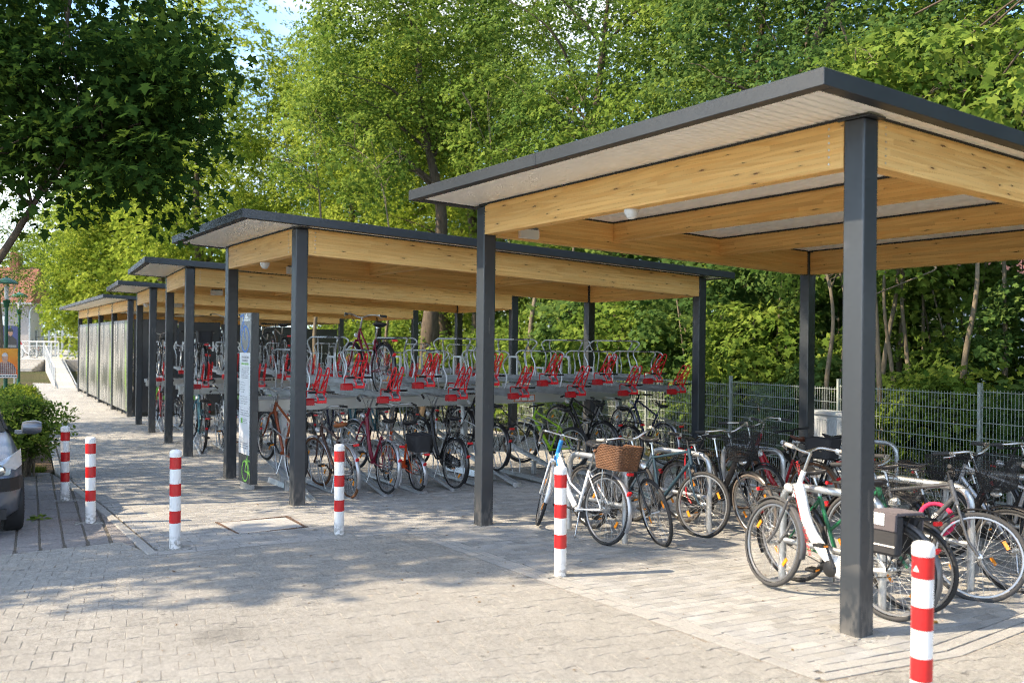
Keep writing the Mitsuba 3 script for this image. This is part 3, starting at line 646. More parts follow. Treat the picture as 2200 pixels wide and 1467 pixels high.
    if s == 1:
        # instruction sticker
        m = MB(); c = Q(1.742, 4.55, 1.19); part(bk, 'sticker', m.box(c, V * .21, U * .0015, Zv * .055), mat('m_orange', (0.72, 0.16, 0.02), 0.5))
        m = MB()
        for q in range(3): m.box(Q(1.7395, 4.55 + (q - 1) * .135, 1.19), V * .058, U * .001, Zv * .043)
        part(bk, 'sticker_panel', m, 'm_white', kind='stuff')
    return k
rack(1, 'double-deck rack with rows of red handles, in the second shelter from the camera')
rack(2, 'double-deck rack behind the information column, two black bicycles on its upper deck', 12)
rack(3, 'double-deck rack farthest from the camera, beside the enclosed shelter', 12)

# tubular hoops under the nearest shelter
def hoop(u, v, label):
    k = thing('bike_hoop', label, 'bicycle stand', 'galvanised hoops under the nearest shelter')
    a, b = L(0, u, v), L(0, u + 0.92, v); zt = np.array([0, 0, 0.83])
    part(k, 'hoop', MB().tube(fillet([a - zt * .1, a + zt, b + zt, b - zt * .1], 0.17, 9), 0.030, 14), 'm_galv')
    part(k, 'cross_bar', MB().tube([a + zt * .45, b + zt * .45], 0.024, 12), 'm_galv')
    rubble(k, a, .04, .15, 14, np.random.default_rng(int(u * 100 + v * 10))); rubble(k, b, .04, .15, 14, np.random.default_rng(int(u * 90 + v * 12)))
HV = [0.68, 1.88, 3.08, 4.28, 5.3]
names_h = ['beside the blue and white bicycle', 'between the dark teal bicycle and the smoky basket', 'beside the red bicycle', 'at the back by the fence', 'in the far back corner']
names_n = ['behind the white electric bicycle', 'behind the grey bicycle with the pink lock', 'behind the silver bicycle at the right edge', 'at the back right', 'farthest to the right']
for v, l1, l2 in zip(HV, names_h, names_n):
    hoop(3.15, v, 'galvanised hoop of the farther row, ' + l1)
    if v < 5: hoop(0.26, v, 'galvanised hoop of the nearer row, ' + l2)
# ------------------------------------------------------------------ bicycles
for nm, c, kw in (('p_white', (0.78, 0.78, 0.77), {}), ('p_blue', (0.03, 0.22, 0.55), {}), ('p_black', (0.012, 0.012, 0.014), {}), ('p_teal', (0.02, 0.045, 0.065), {}), ('p_red', (0.42, 0.012, 0.025), {}),
                  ('p_magenta', (0.20, 0.008, 0.028), {}), ('p_orange', (0.62, 0.075, 0.012), {}), ('p_green', (0.012, 0.13, 0.055), {}), ('p_lime', (0.34, 0.60, 0.02), {}), ('p_rust', (0.26, 0.06, 0.018), {}), ('p_grey', (0.075, 0.077, 0.082), {}),
                  ('p_silver', (0.42, 0.43, 0.45), {'metal': 0.6}), ('p_copper', (0.11, 0.062, 0.048), {'metal': 0.4}), ('p_petrol', (0.035, 0.15, 0.19), {}), ('p_navy', (0.015, 0.02, 0.06), {}), ('p_brown', (0.10, 0.075, 0.055), {})):
    mat(nm, c, 0.28, coat=0.6, **kw)
mat('m_chrome', (0.66, 0.66, 0.65), 0.22, metal=1.0); mat('m_rim', (0.42, 0.42, 0.42), 0.35, metal=0.9); mat('m_spoke', (0.72, 0.72, 0.71), 0.3, metal=0.8)
mat('m_tyrebrown', (0.16, 0.07, 0.032), 0.8); mat('m_tyretan', (0.12, 0.10, 0.085), 0.85); mat('m_tyregrey', (0.055, 0.055, 0.056), 0.85); mat('m_tyre', (0.024, 0.024, 0.025), 0.7)
mat('m_leather', (0.28, 0.095, 0.03), 0.4, coat=0.2); mat('m_brownsad', (0.10, 0.035, 0.02), 0.4, coat=0.3); mat('m_blacksad', (0.018, 0.018, 0.02), 0.38, coat=0.2); mat('m_beigesad', (0.52, 0.45, 0.36), 0.5)
mat('m_reflo', (0.80, 0.26, 0.01), 0.25, coat=0.8); mat('m_reflr', (0.62, 0.01, 0.015), 0.2, coat=0.8); mat('m_lens', (0.75, 0.76, 0.76), 0.12, metal=0.5, coat=1.0); mat('m_grip', (0.03, 0.03, 0.03), 0.7); mat('m_gripgrey', (0.36, 0.34, 0.31), 0.7)
mat('m_gear', (0.05, 0.05, 0.052), 0.4, metal=0.6); mat('m_wire', (0.02, 0.02, 0.022), 0.45); mat('m_pink', (0.62, 0.03, 0.10), 0.8); mat('m_bag', (0.03, 0.03, 0.033), 0.75); mat('m_baggrey', (0.105, 0.092, 0.10), 0.85)
mat('m_plastic', (0.055, 0.057, 0.06), 0.25, coat=0.4)
def col_wicker(p, n, uv): return mix((0.20, 0.095, 0.045), (0.075, 0.036, 0.02), fbm(p.x * 60, p.y * 60, p.z * 160, 3)) * (0.7 + 0.6 * noise(p.x * 220, p.y * 220, p.z * 300))
mat('m_wicker', proc(col_wicker), 0.6)

_wheel = {}
def wheel_parts(R, tw, tyre, rim, fine):
    kk = (R, tw, tyre, rim, fine)
    if kk in _wheel: return _wheel[kk]
    out = {}; N = 40 if fine else 26; yx = (0, 1, 0)
    t = np.linspace(-0.15, PI + 0.15, 9 if fine else 6)
    prof = [(R - tw + tw * math.sin(a) * 1.0 if False else R - tw / 2 + math.sin(a) * tw / 2, -math.cos(a) * tw / 2) for a in np.linspace(-0.6, PI + 0.6, 11 if fine else 7)]
    out['tyre'] = MB().lathe(prof, ax=yx, sides=N, sharp=80).ply(tyre)
    ri = R - tw; w = tw * 0.36
    out['rim'] = MB().lathe([(ri + .004, -w * .8), (ri - .009, -w * .8), (ri - .013, -w * .5), (ri - .013, w * .5), (ri - .009, w * .8), (ri + .004, w * .8)], ax=yx, sides=N).ply(rim)
    m = MB(); ns = 32 if fine else 20; rs = 0.0013 if fine else 0.0016
    for i in range(ns):
        a = 2 * PI * i / ns; b = a + (0.9 if i % 4 < 2 else -0.9) ; y = 0.028 * (1 if i % 2 else -1)
        m.tube([[math.cos(b) * .022, y, math.sin(b) * .022], [math.cos(a) * (ri - .015), y * .1, math.sin(a) * (ri - .015)]], rs, 3, caps=False)
    out['spokes'] = m.ply('m_spoke')
    out['hub'] = MB().lathe([(0, -.05), (.012, -.05), (.012, -.034), (.026, -.03), (.026, -.025), (.014, -.02), (.014, .02), (.026, .025), (.026, .03), (.012, .034), (.012, .05), (0, .05)], ax=yx, sides=12).ply('m_chrome')
    _wheel[kk] = out; return out
def fender_mesh(R, w, a0, a1, n=16):
    m = MB(); c = np.linspace(-1, 1, 6); r = R + .016
    v = []
    for a in np.linspace(a0, a1, n):
        for q in c: rr = r + .012 * (1 - q * q) ** 0.5 if abs(q) < 1 else r - .004; v.append([math.cos(a) * rr, q * w / 2, math.sin(a) * rr])
    i, j = np.meshgrid(np.arange(n - 1), np.arange(5), indexing='ij'); f = np.stack([i * 6 + j, i * 6 + j + 1, (i + 1) * 6 + j + 1, (i + 1) * 6 + j], -1).reshape(-1, 4)
    return m.add(v, f)
def saddle_mesh(length=.27, wid=.19):
    m = MB(); n = 11; S = 14; v = []
    for i in range(n):
        t = i / (n - 1); x = -length / 2 + length * t
        w = (wid / 2) * (0.86 + .14 * math.sin(t * 5)) if t < .28 else (wid / 2) * (0.19 + 0.81 * (1 - smooth((t - .28) / .38)))
        e = math.sin(min(t, 1 - t) * PI * 2.4) if min(t, 1 - t) < .2 else 1.0; e = max(e, 0.08)
        w *= 0.35 + 0.65 * e; h = .034 * (0.4 + .6 * e) * (1.25 if t < .35 else 1.0); top = .012 * math.cos(t * 2 * PI) + .006 * (t > .9)
        for k in range(S):
            a = 2 * PI * k / S; s_ = math.sin(a); v.append([x, math.copysign(abs(math.cos(a)) ** .75, math.cos(a)) * w, top + (s_ * h * .45 if s_ > 0 else s_ * h * (1.05 - .35 * t))])
    i, j = np.meshgrid(np.arange(n - 1), np.arange(S), indexing='ij'); j2 = (j + 1) % S
    m.add(v, np.stack([i * S + j, (i + 1) * S + j, (i + 1) * S + j2, i * S + j2], -1).reshape(-1, 4))
    for e in (0, n - 1): b = v[e * S:(e + 1) * S]; m.add(b + [np.mean(b, 0).tolist()], [[q, (q + 1) % S, S] for q in range(S)])
    return m
def smooth(t): t = min(max(t, 0), 1); return t * t * (3 - 2 * t)
def rrect(w, d, r, n=4):
    return np.array([[sx * (w / 2 - r) + r * math.cos(a + t), sy * (d / 2 - r) + r * math.sin(a + t)] for sx, sy, a in ((1, 1, 0), (-1, 1, PI / 2), (-1, -1, PI), (1, -1, 1.5 * PI)) for t in np.linspace(0, PI / 2, n)])
def resample(p, n):
    q = np.vstack([p, p[:1]]); s = np.r_[0, np.cumsum(np.linalg.norm(np.diff(q, axis=0), axis=1))]; t = np.linspace(0, s[-1], n, endpoint=False)
    return np.stack([np.interp(t, s, q[:, k]) for k in range(q.shape[1])], 1)
def wicker_basket(w=.42, d=.31, h=.23, dip=True):
    m = MB(); rows = 15; N = 56
    for r in range(rows):
        t = r / (rows - 1); p = resample(rrect(w * (.84 + .16 * t), d * (.84 + .16 * t), .035), N); c = p * (1 + .009 * np.where((np.arange(N) + r) % 2, 1, -1))[:, None]
        z = t * h + 0.002 * np.where((np.arange(N) + r) % 2, 1, -1); z = np.full(N, 0.0) + z
        if dip and t > .72: z = z - np.clip((p[:, 0] - w * .18) / (w * .2), 0, 1) * (t - .72) * h * 1.25
        m.tube(np.c_[c, z], .0082, 5, closed=True)
    for k in range(0, N, 4):
        a, b = resample(rrect(w * .84, d * .84, .035), N)[k], resample(rrect(w, d, .035), N)[k]
        zt = h - (np.clip((b[0] - w * .18) / (w * .2), 0, 1) * .28 * h * 1.25 if dip else 0); m.tube([[a[0], a[1], 0], [b[0], b[1], zt]], .006, 4)
    bm = rrect(w * .84, d * .84, .035); m.prism(bm.tolist(), [0, 0, 0], [1, 0, 0], [0, 1, 0], [0, 0, .012])
    return m
def wire_basket(w=.34, d=.26, h=.24, step=.02, taper=.78, r=.0011):
    m = MB(); N = max(16, int(2 * (w + d) / step))
    for t in np.linspace(0, 1, max(3, int(h / step))):
        k = taper + (1 - taper) * t; m.tube(np.c_[resample(rrect(w * k, d * k, .04), 28), np.full(28, t * h)], .0035 if t == 1 else r, 4 if t == 1 else 3, closed=True)
    a, b = resample(rrect(w * taper, d * taper, .04), N), resample(rrect(w, d, .04), N)
    for p, q in zip(a, b): m.tube([[p[0], p[1], 0], [q[0], q[1], h]], r, 3, caps=False)
    for q in np.arange(-d * taper / 2 + step, d * taper / 2, step * 1.4): m.tube([[-w * taper / 2, q, 0], [w * taper / 2, q, 0]], r, 3, caps=False)
    for q in np.arange(-w * taper / 2 + step, w * taper / 2, step * 1.4): m.tube([[q, -d * taper / 2, 0], [q, d * taper / 2, 0]], r, 3, caps=False)
    return m
def solid_basket(w=.34, d=.27, h=.24, taper=.74):
    m = MB(); n = 32
    for k, sg in ((1.0, 1), (.975, -1)):
        a, b = resample(rrect(w * taper, d * taper, .05), n) * k, resample(rrect(w, d, .06), n) * k
        v = np.vstack([np.c_[a, np.full(n, .0)], np.c_[b, np.full(n, h)]]); i = np.arange(n); m.add(v, np.stack([i, (i + 1) % n, n + (i + 1) % n, n + i], 1))
    m.prism(rrect(w * taper, d * taper, .05).tolist(), [0, 0, 0], [1, 0, 0], [0, 1, 0], [0, 0, .006]); m.tube(np.c_[resample(rrect(w, d, .06), n), np.full(n, h)], .007, 6, closed=True)
    return m
def pannier():
    m = MB()
    for sg in (-1, 1): m.bevel([.09, sg * .115, -.14], [.115, 0, 0], [0, .042, 0], [0, 0, .145], .035)
    return m
BIKE_GROUP = {'hoops': 'bicycles leaning on the hoops of the nearest shelter', 'rack': 'bicycles in the double-deck racks'}
def bicycle(label, rear, heading, group='hoops', style='step', frame_m='p_black', fork_m=None, tyre='m_tyre', rim='m_rim', fender='p_black', rackt=True, basket=None, saddle='m_blacksad', bar='swept', grip='m_grip',
            R=0.35, tw=.037, wb=1.08, lean=0.0, steer=0.0, pitch=0.0, fine=True, light=True, guard=None, stand=True, crank=0.6, bag=False, top2=None, refl=True, seat_h=None, extra=None):
    k = thing('bicycle', label, 'bicycle', BIKE_GROUP[group]); fork_m = fork_m or frame_m
    ca, sa = math.cos(heading), math.sin(heading)
    B = M4(rotz(heading) @ axis_rot([0, 1, 0], -pitch) @ axis_rot([1, 0, 0], lean), rear)
    sd = 8 if fine else 6
    ax = np.array([0, 0, R]); bb = np.array([.44 if R > .3 else .40, 0, .285 if R > .3 else .29]); fa = np.array([wb, 0, R]); a = np.array([-math.cos(math.radians(70)), 0, math.sin(math.radians(70))]); nf = np.array([a[2], 0, -a[0]])
    fl = .43 if R > .3 else .31
    cr = fa - .048 * nf + fl * a; hb = cr + .02 * a; htl = .17 if style not in ('step', 'ebike', 'fold') else .22; ht = hb + htl * a
    sdir = np.array([-math.cos(math.radians(72)), 0, math.sin(math.radians(72))])
    Sm = np.eye(4); Rs = axis_rot(a, steer); Sm[:3, :3] = Rs; Sm[:3, 3] = cr - Rs @ cr; F = B @ Sm
    y = np.array([0, 1.0, 0])
    def W(c): return M4(None, c)
    # wheels
    wp = wheel_parts(R, tw, tyre, rim, fine)
    for nm, M in (('rear_wheel', B @ W(ax)), ('front_wheel', F @ W(fa))):
        for q, d in wp.items(): part(f'{k}__{nm}', q, d, to_world=M, kind='stuff' if q == 'spokes' else None)
        if fine and refl:
            for t in (0.6, 0.6 + PI): part(f'{k}__{nm}', 'spoke_reflector', MB().box([math.cos(t) * R * .62, .012, math.sin(t) * R * .62], [-.035 * math.sin(t), 0, .035 * math.cos(t)], [0, .004, 0], [.013 * math.cos(t), 0, .013 * math.sin(t)]), 'm_reflo', to_world=M)
    # frame
    m = MB(); sl = {'diamond': .53, 'mtb': .44, 'step': .44, 'mixte': .5, 'ebike': .44, 'fold': .36}[style]; st = bb + sl * sdir
    tr = .0165; m.tube([bb, st], tr, sd); m.tube([hb - .005 * a, ht], .021, sd)
    m2 = None
    if style in ('diamond', 'mtb'):
        m.tube([hb + .035 * a, bb], .021 if style == 'diamond' else .026, sd); m.tube([ht - .03 * a, st - .03 * sdir], .016, sd)
    elif style == 'mixte':
        m.tube([hb + .03 * a, bb], .018, sd)
        m.tube([ht - .03 * a, bb + .22 * sdir], .014, sd)
    elif style == 'step':
        m.tube(fillet([hb + .06 * a, hb * .45 + bb * .55 + [.0, 0, -.05], bb + [.05, 0, .02]], .22, 7), .027, sd, flat=1.3)
        m.tube([hb + .0 * a + [-.02, 0, .10], hb * .4 + bb * .6 + [-.02, 0, .06], bb + .16 * sdir], .012, sd) if top2 else None
    elif style == 'fold':
        m.tube(fillet([hb + .10 * a, hb * .6 + bb * .4 + [0, 0, -.12], bb + [.05, 0, .06], bb], .16, 7), .027, sd)
    elif style == 'ebike':
        m.tube(fillet([hb + .10 * a, hb * .62 + bb * .38 + [.02, 0, -.06], bb + [.10, 0, .05], bb], .18, 8), np.array([.035] * 1), 10, flat=1.35)
        m.bevel(bb + [0.0, 0, .0], [.085, 0, .01], [0, .05, 0], [-.01, 0, .075], .025)
    for sg in (-1, 1):
        m.tube([bb + y * sg * .022, bb * .5 + ax * .5 + y * sg * .05, ax + y * sg * .064], .0095, 6); m.tube([st - .02 * sdir + y * sg * .014, st * .3 + ax * .7 + y * sg * .052, ax + y * sg * .064], .0075, 6)
    part(k, 'frame', m, frame_m, to_world=B)
    if style == 'ebike':
        part(k, 'motor', MB().lathe([(0, -.085), (.05, -.085), (.062, -.07), (.062, .05), (.045, .06), (0, .06)], bb + [.045, 0, -.02], (0, 1, 0), 18), 'm_black', to_world=B)
    part(k, 'bottom_bracket', MB().lathe([(0, -.04), (.023, -.04), (.023, .04), (0, .04)], bb, (0, 1, 0), 12), frame_m, to_world=B)
    if top2 == 'blue':
        part(k, 'painted_head', MB().tube([hb - .006 * a, ht + .003 * a], .0235, sd).tube(fillet([hb + .07 * a, hb * .75 + bb * .25 + [.012, 0, -.012]], .05, 3), .0285, sd, flat=1.27), 'p_blue', to_world=B)
    # saddle and post
    sh = seat_h or (.97 if R > .3 else .95); sp = st + (sh - .06 - st[2]) / sdir[2] * sdir
    part(k, 'seat_post', MB().tube([st - .02 * sdir, sp], .0132, 8).box(sp + [.0, 0, .012], [.03, 0, 0], [0, .012, 0], [0, 0, .012]), 'm_chrome', to_world=B)
    part(k, 'saddle', saddle_mesh(.27, .2 if style != 'mtb' else .15), saddle, to_world=B @ M4(None, [sp[0] - .01, 0, sh - .005]))
    # fork
    m = MB()
    for sg in (-1, 1): m.tube(fillet([cr + y * sg * .03, cr + y * sg * .056 - .03 * a, fa + .13 * a - .047 * nf + y * sg * .056, fa + y * sg * .056], .05, 4), [.0125] * 2 if False else .012 if style != 'mtb' else .017, sd)
    m.tube([cr - y * .055, cr + y * .055], .016, sd); part(k, 'fork', m, fork_m, to_world=F)
    # stem and handlebar
    rise = {'swept': .16, 'flat': .07, 'riser': .10, 'drop': .06, 'fold': .42}[bar]; hc = ht + rise * a + (np.array([.05, 0, .0]) if bar != 'fold' else 0); top = ht + rise * a
    m = MB().tube([ht - .01 * a, top], .013, 8).tube([top, hc], .014, 8)
    ck = part(k, 'stem', m, 'm_chrome' if bar in ('swept', 'fold', 'drop') else 'm_black', to_world=F)
    pts = {'swept': [(.0, 0, 0), (.02, .05, .01), (.03, .14, .05), (-.04, .26, .045), (-.19, .30, .03)], 'flat': [(0, 0, 0), (.0, .12, .005), (-.03, .30, .01)], 'riser': [(0, 0, 0), (0, .06, .0), (0, .13, .045), (-.05, .31, .045)],
           'drop': [(0, 0, 0), (0, .19, 0), (.09, .21, -.0), (.10, .215, -.10), (.02, .22, -.14), (-.06, .225, -.14)], 'fold': [(0, 0, 0), (.01, .10, .01), (-.06, .26, .02), (-.13, .28, .01)]}[bar]
    m = MB(); gl = []; lv = MB()
    for sg in (-1, 1):
        pth = fillet([hc + np.array([p[0], p[1] * sg, p[2]]) for p in pts], .06 if bar != 'drop' else .045, 5); m.tube(pth, .0115, 8)
        e, d = pth[-1], nrm(pth[-1] - pth[-2]); g = MB(); gl.append(g)
        if bar == 'drop': q = pth[len(pth) // 3:]; g.tube(q, .0165, 8)
        else: g.tube([e - d * .115, e + d * .012], .0165, 8)
        l0 = e - d * .135; lv.tube(fillet([l0, l0 + [.035, 0, -.02], l0 + d * .11 + [.05, 0, -.03]], .02, 3), .005, 5); lv.box(l0, d * .015, nrm(np.cross(d, [0, 0, 1])) * .014, [0, 0, .014])
    hk = part(k, 'handlebar', m, 'm_chrome' if bar not in ('flat', 'riser') else 'm_black', to_world=F)
    for g in gl: part(hk, 'grip', g, grip, to_world=F)
    if fine: part(hk, 'brake_lever', lv, 'm_chrome' if bar != 'flat' else 'm_black', to_world=F)
    if fine:
        m = MB()
        for sg in (-1, 1): m.tube(fillet([hc + [.0, .15 * sg, .02], hc + [.12, .10 * sg, .03], hc + [.11, .01 * sg, -.12], ht + [.03, 0.015 * sg, -.05], hb + [-.0, .02 * sg, -.04]], .08, 5), .0028, 4)
        part(k, 'cable', m, 'm_black', to_world=F)
    # fenders
    if fender:
        part(k, 'rear_fender', fender_mesh(R, tw + .018, math.radians(28), math.radians(208), 18), fender, to_world=B @ W(ax)); fk = part(k, 'front_fender', fender_mesh(R, tw + .018, math.radians(52), math.radians(190), 16), fender, to_world=F @ W(fa))
        if fine:
            m = MB()
            for sg in (-1, 1): m.tube([ax + y * sg * .06, ax + [-R * .93, sg * .025, R * .12 + .05]], .0022, 4)
            part(k, 'fender_stay', m, 'm_chrome', to_world=B)
    # rack
    zr = 2 * R + .06
    if rackt:
        m = MB(); x0, x1 = -.30, .16
        m.tube(resample(rrect(x1 - x0, .13, .03), 24) @ np.array([[1, 0, 0], [0, 1, 0]]) + [(x0 + x1) / 2, 0, zr], .0055, 5, closed=True)
        for q in (-.02, .02): m.tube([[x0, q, zr], [x1, q, zr]], .004, 4)
        for q in (-.15, 0, .1): m.tube([[q, -.065, zr], [q, .065, zr]], .004, 4)
        for sg in (-1, 1):
            for q in (-.16, .02): m.tube([[q, sg * .065, zr], ax + y * sg * .07], .005, 5)
        m.tube([[x1, 0, zr], st - .04 * sdir], .006, 5)
        part(k, 'rack', m, 'm_chrome' if fender == 'p_silver' else 'm_black', to_world=B)
        part(k, 'tail_light', MB().bevel([-.325, 0, zr - .02], [.015, 0, 0], [0, .040, 0], [0, 0, .015], .006), 'm_reflr', to_world=B)
    if fender: part(k, 'rear_reflector', MB().bevel(ax + [-(R + .035) * math.cos(.55), 0, (R + .03) * math.sin(.55)], [.010, 0, .006], [0, .022, 0], [-.015, 0, .022], .004), 'm_reflr', to_world=B)
    if light: part(k, 'headlight', MB().lathe([(0, .05), (.028, .045), (.036, .02), (.034, 0), (.02, -.03), (0, -.035)], cr + nf * .06 + [0, 0, .05], nf, 14).lathe([(0, .0515), (.026, .0465)], cr + nf * .06 + [0, 0, .05], nf, 14), 'm_lens', to_world=F)
    # drive
    m = MB().lathe([(.03, -.052), (.088, -.052), (.094, -.05), (.094, -.047), (.088, -.045), (.03, -.045)], bb, (0, 1, 0), 24)
    for j in range(5): t = 2 * PI * j / 5; m.tube([bb - y * .049, bb - y * .049 + np.array([math.cos(t), 0, math.sin(t)]) * .085], .007, 4)
    m2 = MB().lathe([(.015, -.05), (.042, -.05), (.046, -.045), (.046, -.035), (.015, -.03)], ax, (0, 1, 0), 18)
    dk = part(k, 'chainwheel', m, 'm_gear', to_world=B); part(k, 'sprocket', m2, 'm_gear', to_world=B)
    t1, t2 = bb + [0, 0, .092] - y * .049, ax + [0, 0, .044] - y * .045
    m = MB().tube([t1, t2], .0045, 4).tube([t1 - [0, 0, .184], t2 - [0, 0, .088]], .0045, 4); part(dk, 'chain', m, 'm_gear', to_world=B)
    if guard:
        g0, g1 = bb, ax; pl = [(bb[0] + .11 * math.cos(t), bb[2] + .11 * math.sin(t)) for t in np.linspace(-PI / 2, PI / 2, 9)] + [(ax[0] - .0 + .06 * math.cos(t), ax[2] + .06 * math.sin(t)) for t in np.linspace(PI / 2, 1.5 * PI, 7)]
        part(k, 'chain_guard', MB().prism(pl, [0, -.062, 0], [1, 0, 0], [0, 0, 1], [0, .008, 0]), guard, to_world=B)
    for sg in (-1, 1):
        d = np.array([math.cos(crank) * sg, 0, math.sin(crank) * sg]); e = bb + d * .17 + y * sg * .075
        ak = part(k, 'crank', MB().tube([bb + y * sg * .06, e], [.013, .009], 6), 'm_gear' if fine else 'm_black', to_world=B)
        part(ak, 'pedal', MB().bevel(e + y * sg * .06, [.045, 0, 0], [0, .045, 0], [0, 0, .012], .006), 'm_black', to_world=B)
        if fine: part(ak, 'pedal_reflector', MB().box(e + y * sg * .06 + [.046, 0, 0], [.001, 0, 0], [0, .026, 0], [0, 0, .007]).box(e + y * sg * .06 - [.046, 0, 0], [.001, 0, 0], [0, .026, 0], [0, 0, .007]), 'm_reflo', to_world=B)
    if stand: part(k, 'kickstand', MB().tube([[.36, .05, .27], [.30, .13, .05], [.28, .15, .03]], .008, 6), 'm_chrome', to_world=B)
    # baskets, bags, locks
    if basket == 'wicker': part(k, 'wicker_basket', wicker_basket(), 'm_wicker', to_world=B @ M4(None, [-.12, 0, zr + .012]))
    if basket == 'wire_rear': part(k, 'wire_basket', wire_basket(.36, .28, .22), 'm_wire', to_world=B @ M4(None, [-.10, 0, zr + .01]))
    if basket == 'solid_rear': part(k, 'plastic_crate', solid_basket(.36, .28, .22, .86), 'm_bag', to_world=B @ M4(None, [-.10, 0, zr + .01]))
    if basket == 'wire_front': part(k, 'wire_basket', wire_basket(.27, .35, .25), 'm_wire', to_world=F @ M4(None, hc + [.17, 0, -.24]))
    if basket == 'solid_front': part(k, 'plastic_basket', solid_basket(.27, .34, .25), 'm_plastic', to_world=F @ M4(None, hc + [.17, 0, -.26]))
    if basket == 'mesh_front': part(k, 'mesh_basket', wire_basket(.27, .34, .26, .0095, .76, .0013), 'm_wire', to_world=F @ M4(None, hc + [.17, 0, -.27]))
    if bag:
        gk = part(k, 'pannier', pannier(), 'm_bag', to_world=B @ M4(None, [-.10, 0, zr]))
        part(gk, 'flap', MB().bevel([-.01, 0, zr + .012], [.115, 0, 0], [0, .158, 0], [0, 0, .012], .009).bevel([-.01, -.161, zr - .05], [.112, 0, 0], [0, .007, 0], [0, 0, .06], .004).bevel([-.01, .161, zr - .05], [.112, 0, 0], [0, .007, 0], [0, 0, .06], .004), 'm_baggrey', to_world=B)
        part(gk, 'reflective_patch', MB().bevel([.03, .1705, zr - .035], [.06, 0, 0], [0, .003, 0], [0, 0, .042], .002).box([-.01, .1585, zr - .215], [.10, 0, 0], [0, .001, 0], [0, 0, .005]), 'm_white', to_world=B)
    if style == 'ebike' and bag:
        t0, t1 = hb + .09 * a, hb * .62 + bb * .38 + np.array([.02, 0, -.06]); d = nrm(t1 - t0); q = nrm(np.cross(d, y)); m = MB()
        for sg in (-1, 1): m.tube([t0 + d * .02 + q * .026 + y * sg * .026, t1 - d * .03 + q * .026 + y * sg * .026], .005, 5)
        part(k, 'red_stripe', m, 'm_reflr', to_world=B)
        for sg in (-1, 1):
            tm = np.asarray((T_ := meshkit.text_mesh('TELEFUNKEN', .026, .002)).vertices); xa = -d * sg; o_ = (t0 if sg < 0 else t1) + y * sg * .049 + d * (.03 if sg < 0 else -.03)
            part(k, 'lettering', MB().add(o_ + tm[:, :1] * xa * -1 + (tm[:, 1:2] - .012) * np.cross(y * sg, -xa) + tm[:, 2:] * y * sg, np.asarray(T_.faces)), 'm_reflr', to_world=B)
    if extra == 'pinklock':
        t0, t1 = hb + .035 * a, bb; d = nrm(t1 - t0); T_ = meshkit.text_mesh('FISCHER', .03, .002); tm = np.asarray(T_.vertices)
        for sg in (-1, 1):
            xa = d * sg; o_ = (t0 + d * .06 if sg > 0 else t1 - d * .28) + y * sg * .0215
            part(k, 'lettering', MB().add(o_ + tm[:, :1] * xa * (1 if sg > 0 else 1) + (tm[:, 1:2] - .014) * np.cross(y * sg, xa) + tm[:, 2:] * y * sg, np.asarray(T_.faces)), 'm_white', to_world=B)
    if extra == 'pinklock':
        c = hb * .6 + bb * .4 + np.array([.02, 0, .05]); t = np.linspace(0, 2 * PI, 20, endpoint=False)
        part(k, 'pink_lock', MB().tube(np.stack([c[0] + .10 * np.cos(t) + .05 * np.sin(t), .09 * np.sin(t), c[2] - .03 + .12 * np.sin(t) * .6 - .09 * np.cos(t)], 1), .018, 8, closed=True), 'm_pink', to_world=B)
    if extra == 'redlock':
        part(k, 'red_lock', MB().tube(fillet([ht + [.02, .03, .02], ht + [-.10, .05, -.03], hb + [-.14, .06, -.15], hb + [-.10, .06, -.36], hb + [-.02, .06, -.42]], .1, 6), .009, 6), 'm_reflr', to_world=B)
    return k

A0 = SH[0][2]; toU, frU = A0, A0 + PI
D_ = math.radians
def at0(u, v): return L(0, u, v)
# --- leaning on the hoops of the nearest shelter
bicycle('white and blue bicycle with a brown wicker basket on its rear rack', at0(3.20, .45), toU, style='step', frame_m='p_white', fork_m='p_white', fender='p_silver', basket='wicker', bar='drop', top2='blue', lean=D_(4), steer=D_(-34), light=False, crank=0.1)
bicycle('black bicycle facing the camera, first right of the wicker basket', at0(4.0, .93), frU, style='diamond', frame_m='p_black', fender=None, bar='swept', grip='m_gripgrey', lean=D_(6), steer=D_(-18), rackt=False, tyre='m_tyre')
bicycle('dark teal bicycle with a red cable lock round its head tube', at0(4.12, 1.63), frU, style='diamond', frame_m='p_teal', fender=None, bar='riser', lean=D_(-5), steer=D_(8), light=False, extra='redlock', tw=.042, rackt=False)
bicycle('black bicycle with a smoky plastic front basket and brownish tyres', at0(3.78, 2.12), frU, style='step', frame_m='p_black', fender='p_black', basket='mesh_front', bar='swept', tyre='m_tyretan', lean=D_(5), steer=D_(-9), guard='m_black')
bicycle('black bicycle with a tall dark mesh basket, just behind the smoky front basket', at0(4.25, 2.80), frU, style='step', frame_m='p_black', fender='p_black', basket='wire_front', bar='swept', lean=D_(-4), steer=D_(-10), fine=False)
bicycle('red step-through bicycle with brown saddle and black crate on its rack', at0(2.95, 3.35), toU, style='step', frame_m='p_red', fender='p_brown', basket='solid_rear', saddle='m_brownsad', tyre='m_tyrebrown', bar='swept', top2='two', lean=D_(3))
bicycle('black bicycle with a slim black frame bag, beyond the red step-through bicycle', at0(2.95, 4.05), toU, style='diamond', frame_m='p_black', bar='flat', fender='p_black', fine=False, lean=D_(-3))
bicycle('white electric bicycle with red stripes and grey panniers, in front of the nearest post', at0(0.08, .50), toU, style='ebike', frame_m='p_white', fork_m='p_grey', fender='p_grey', tyre='m_tyregrey', bar='swept', grip='m_gripgrey', lean=D_(4), steer=D_(-12), bag=True, crank=1.15, light=True, tw=.042)
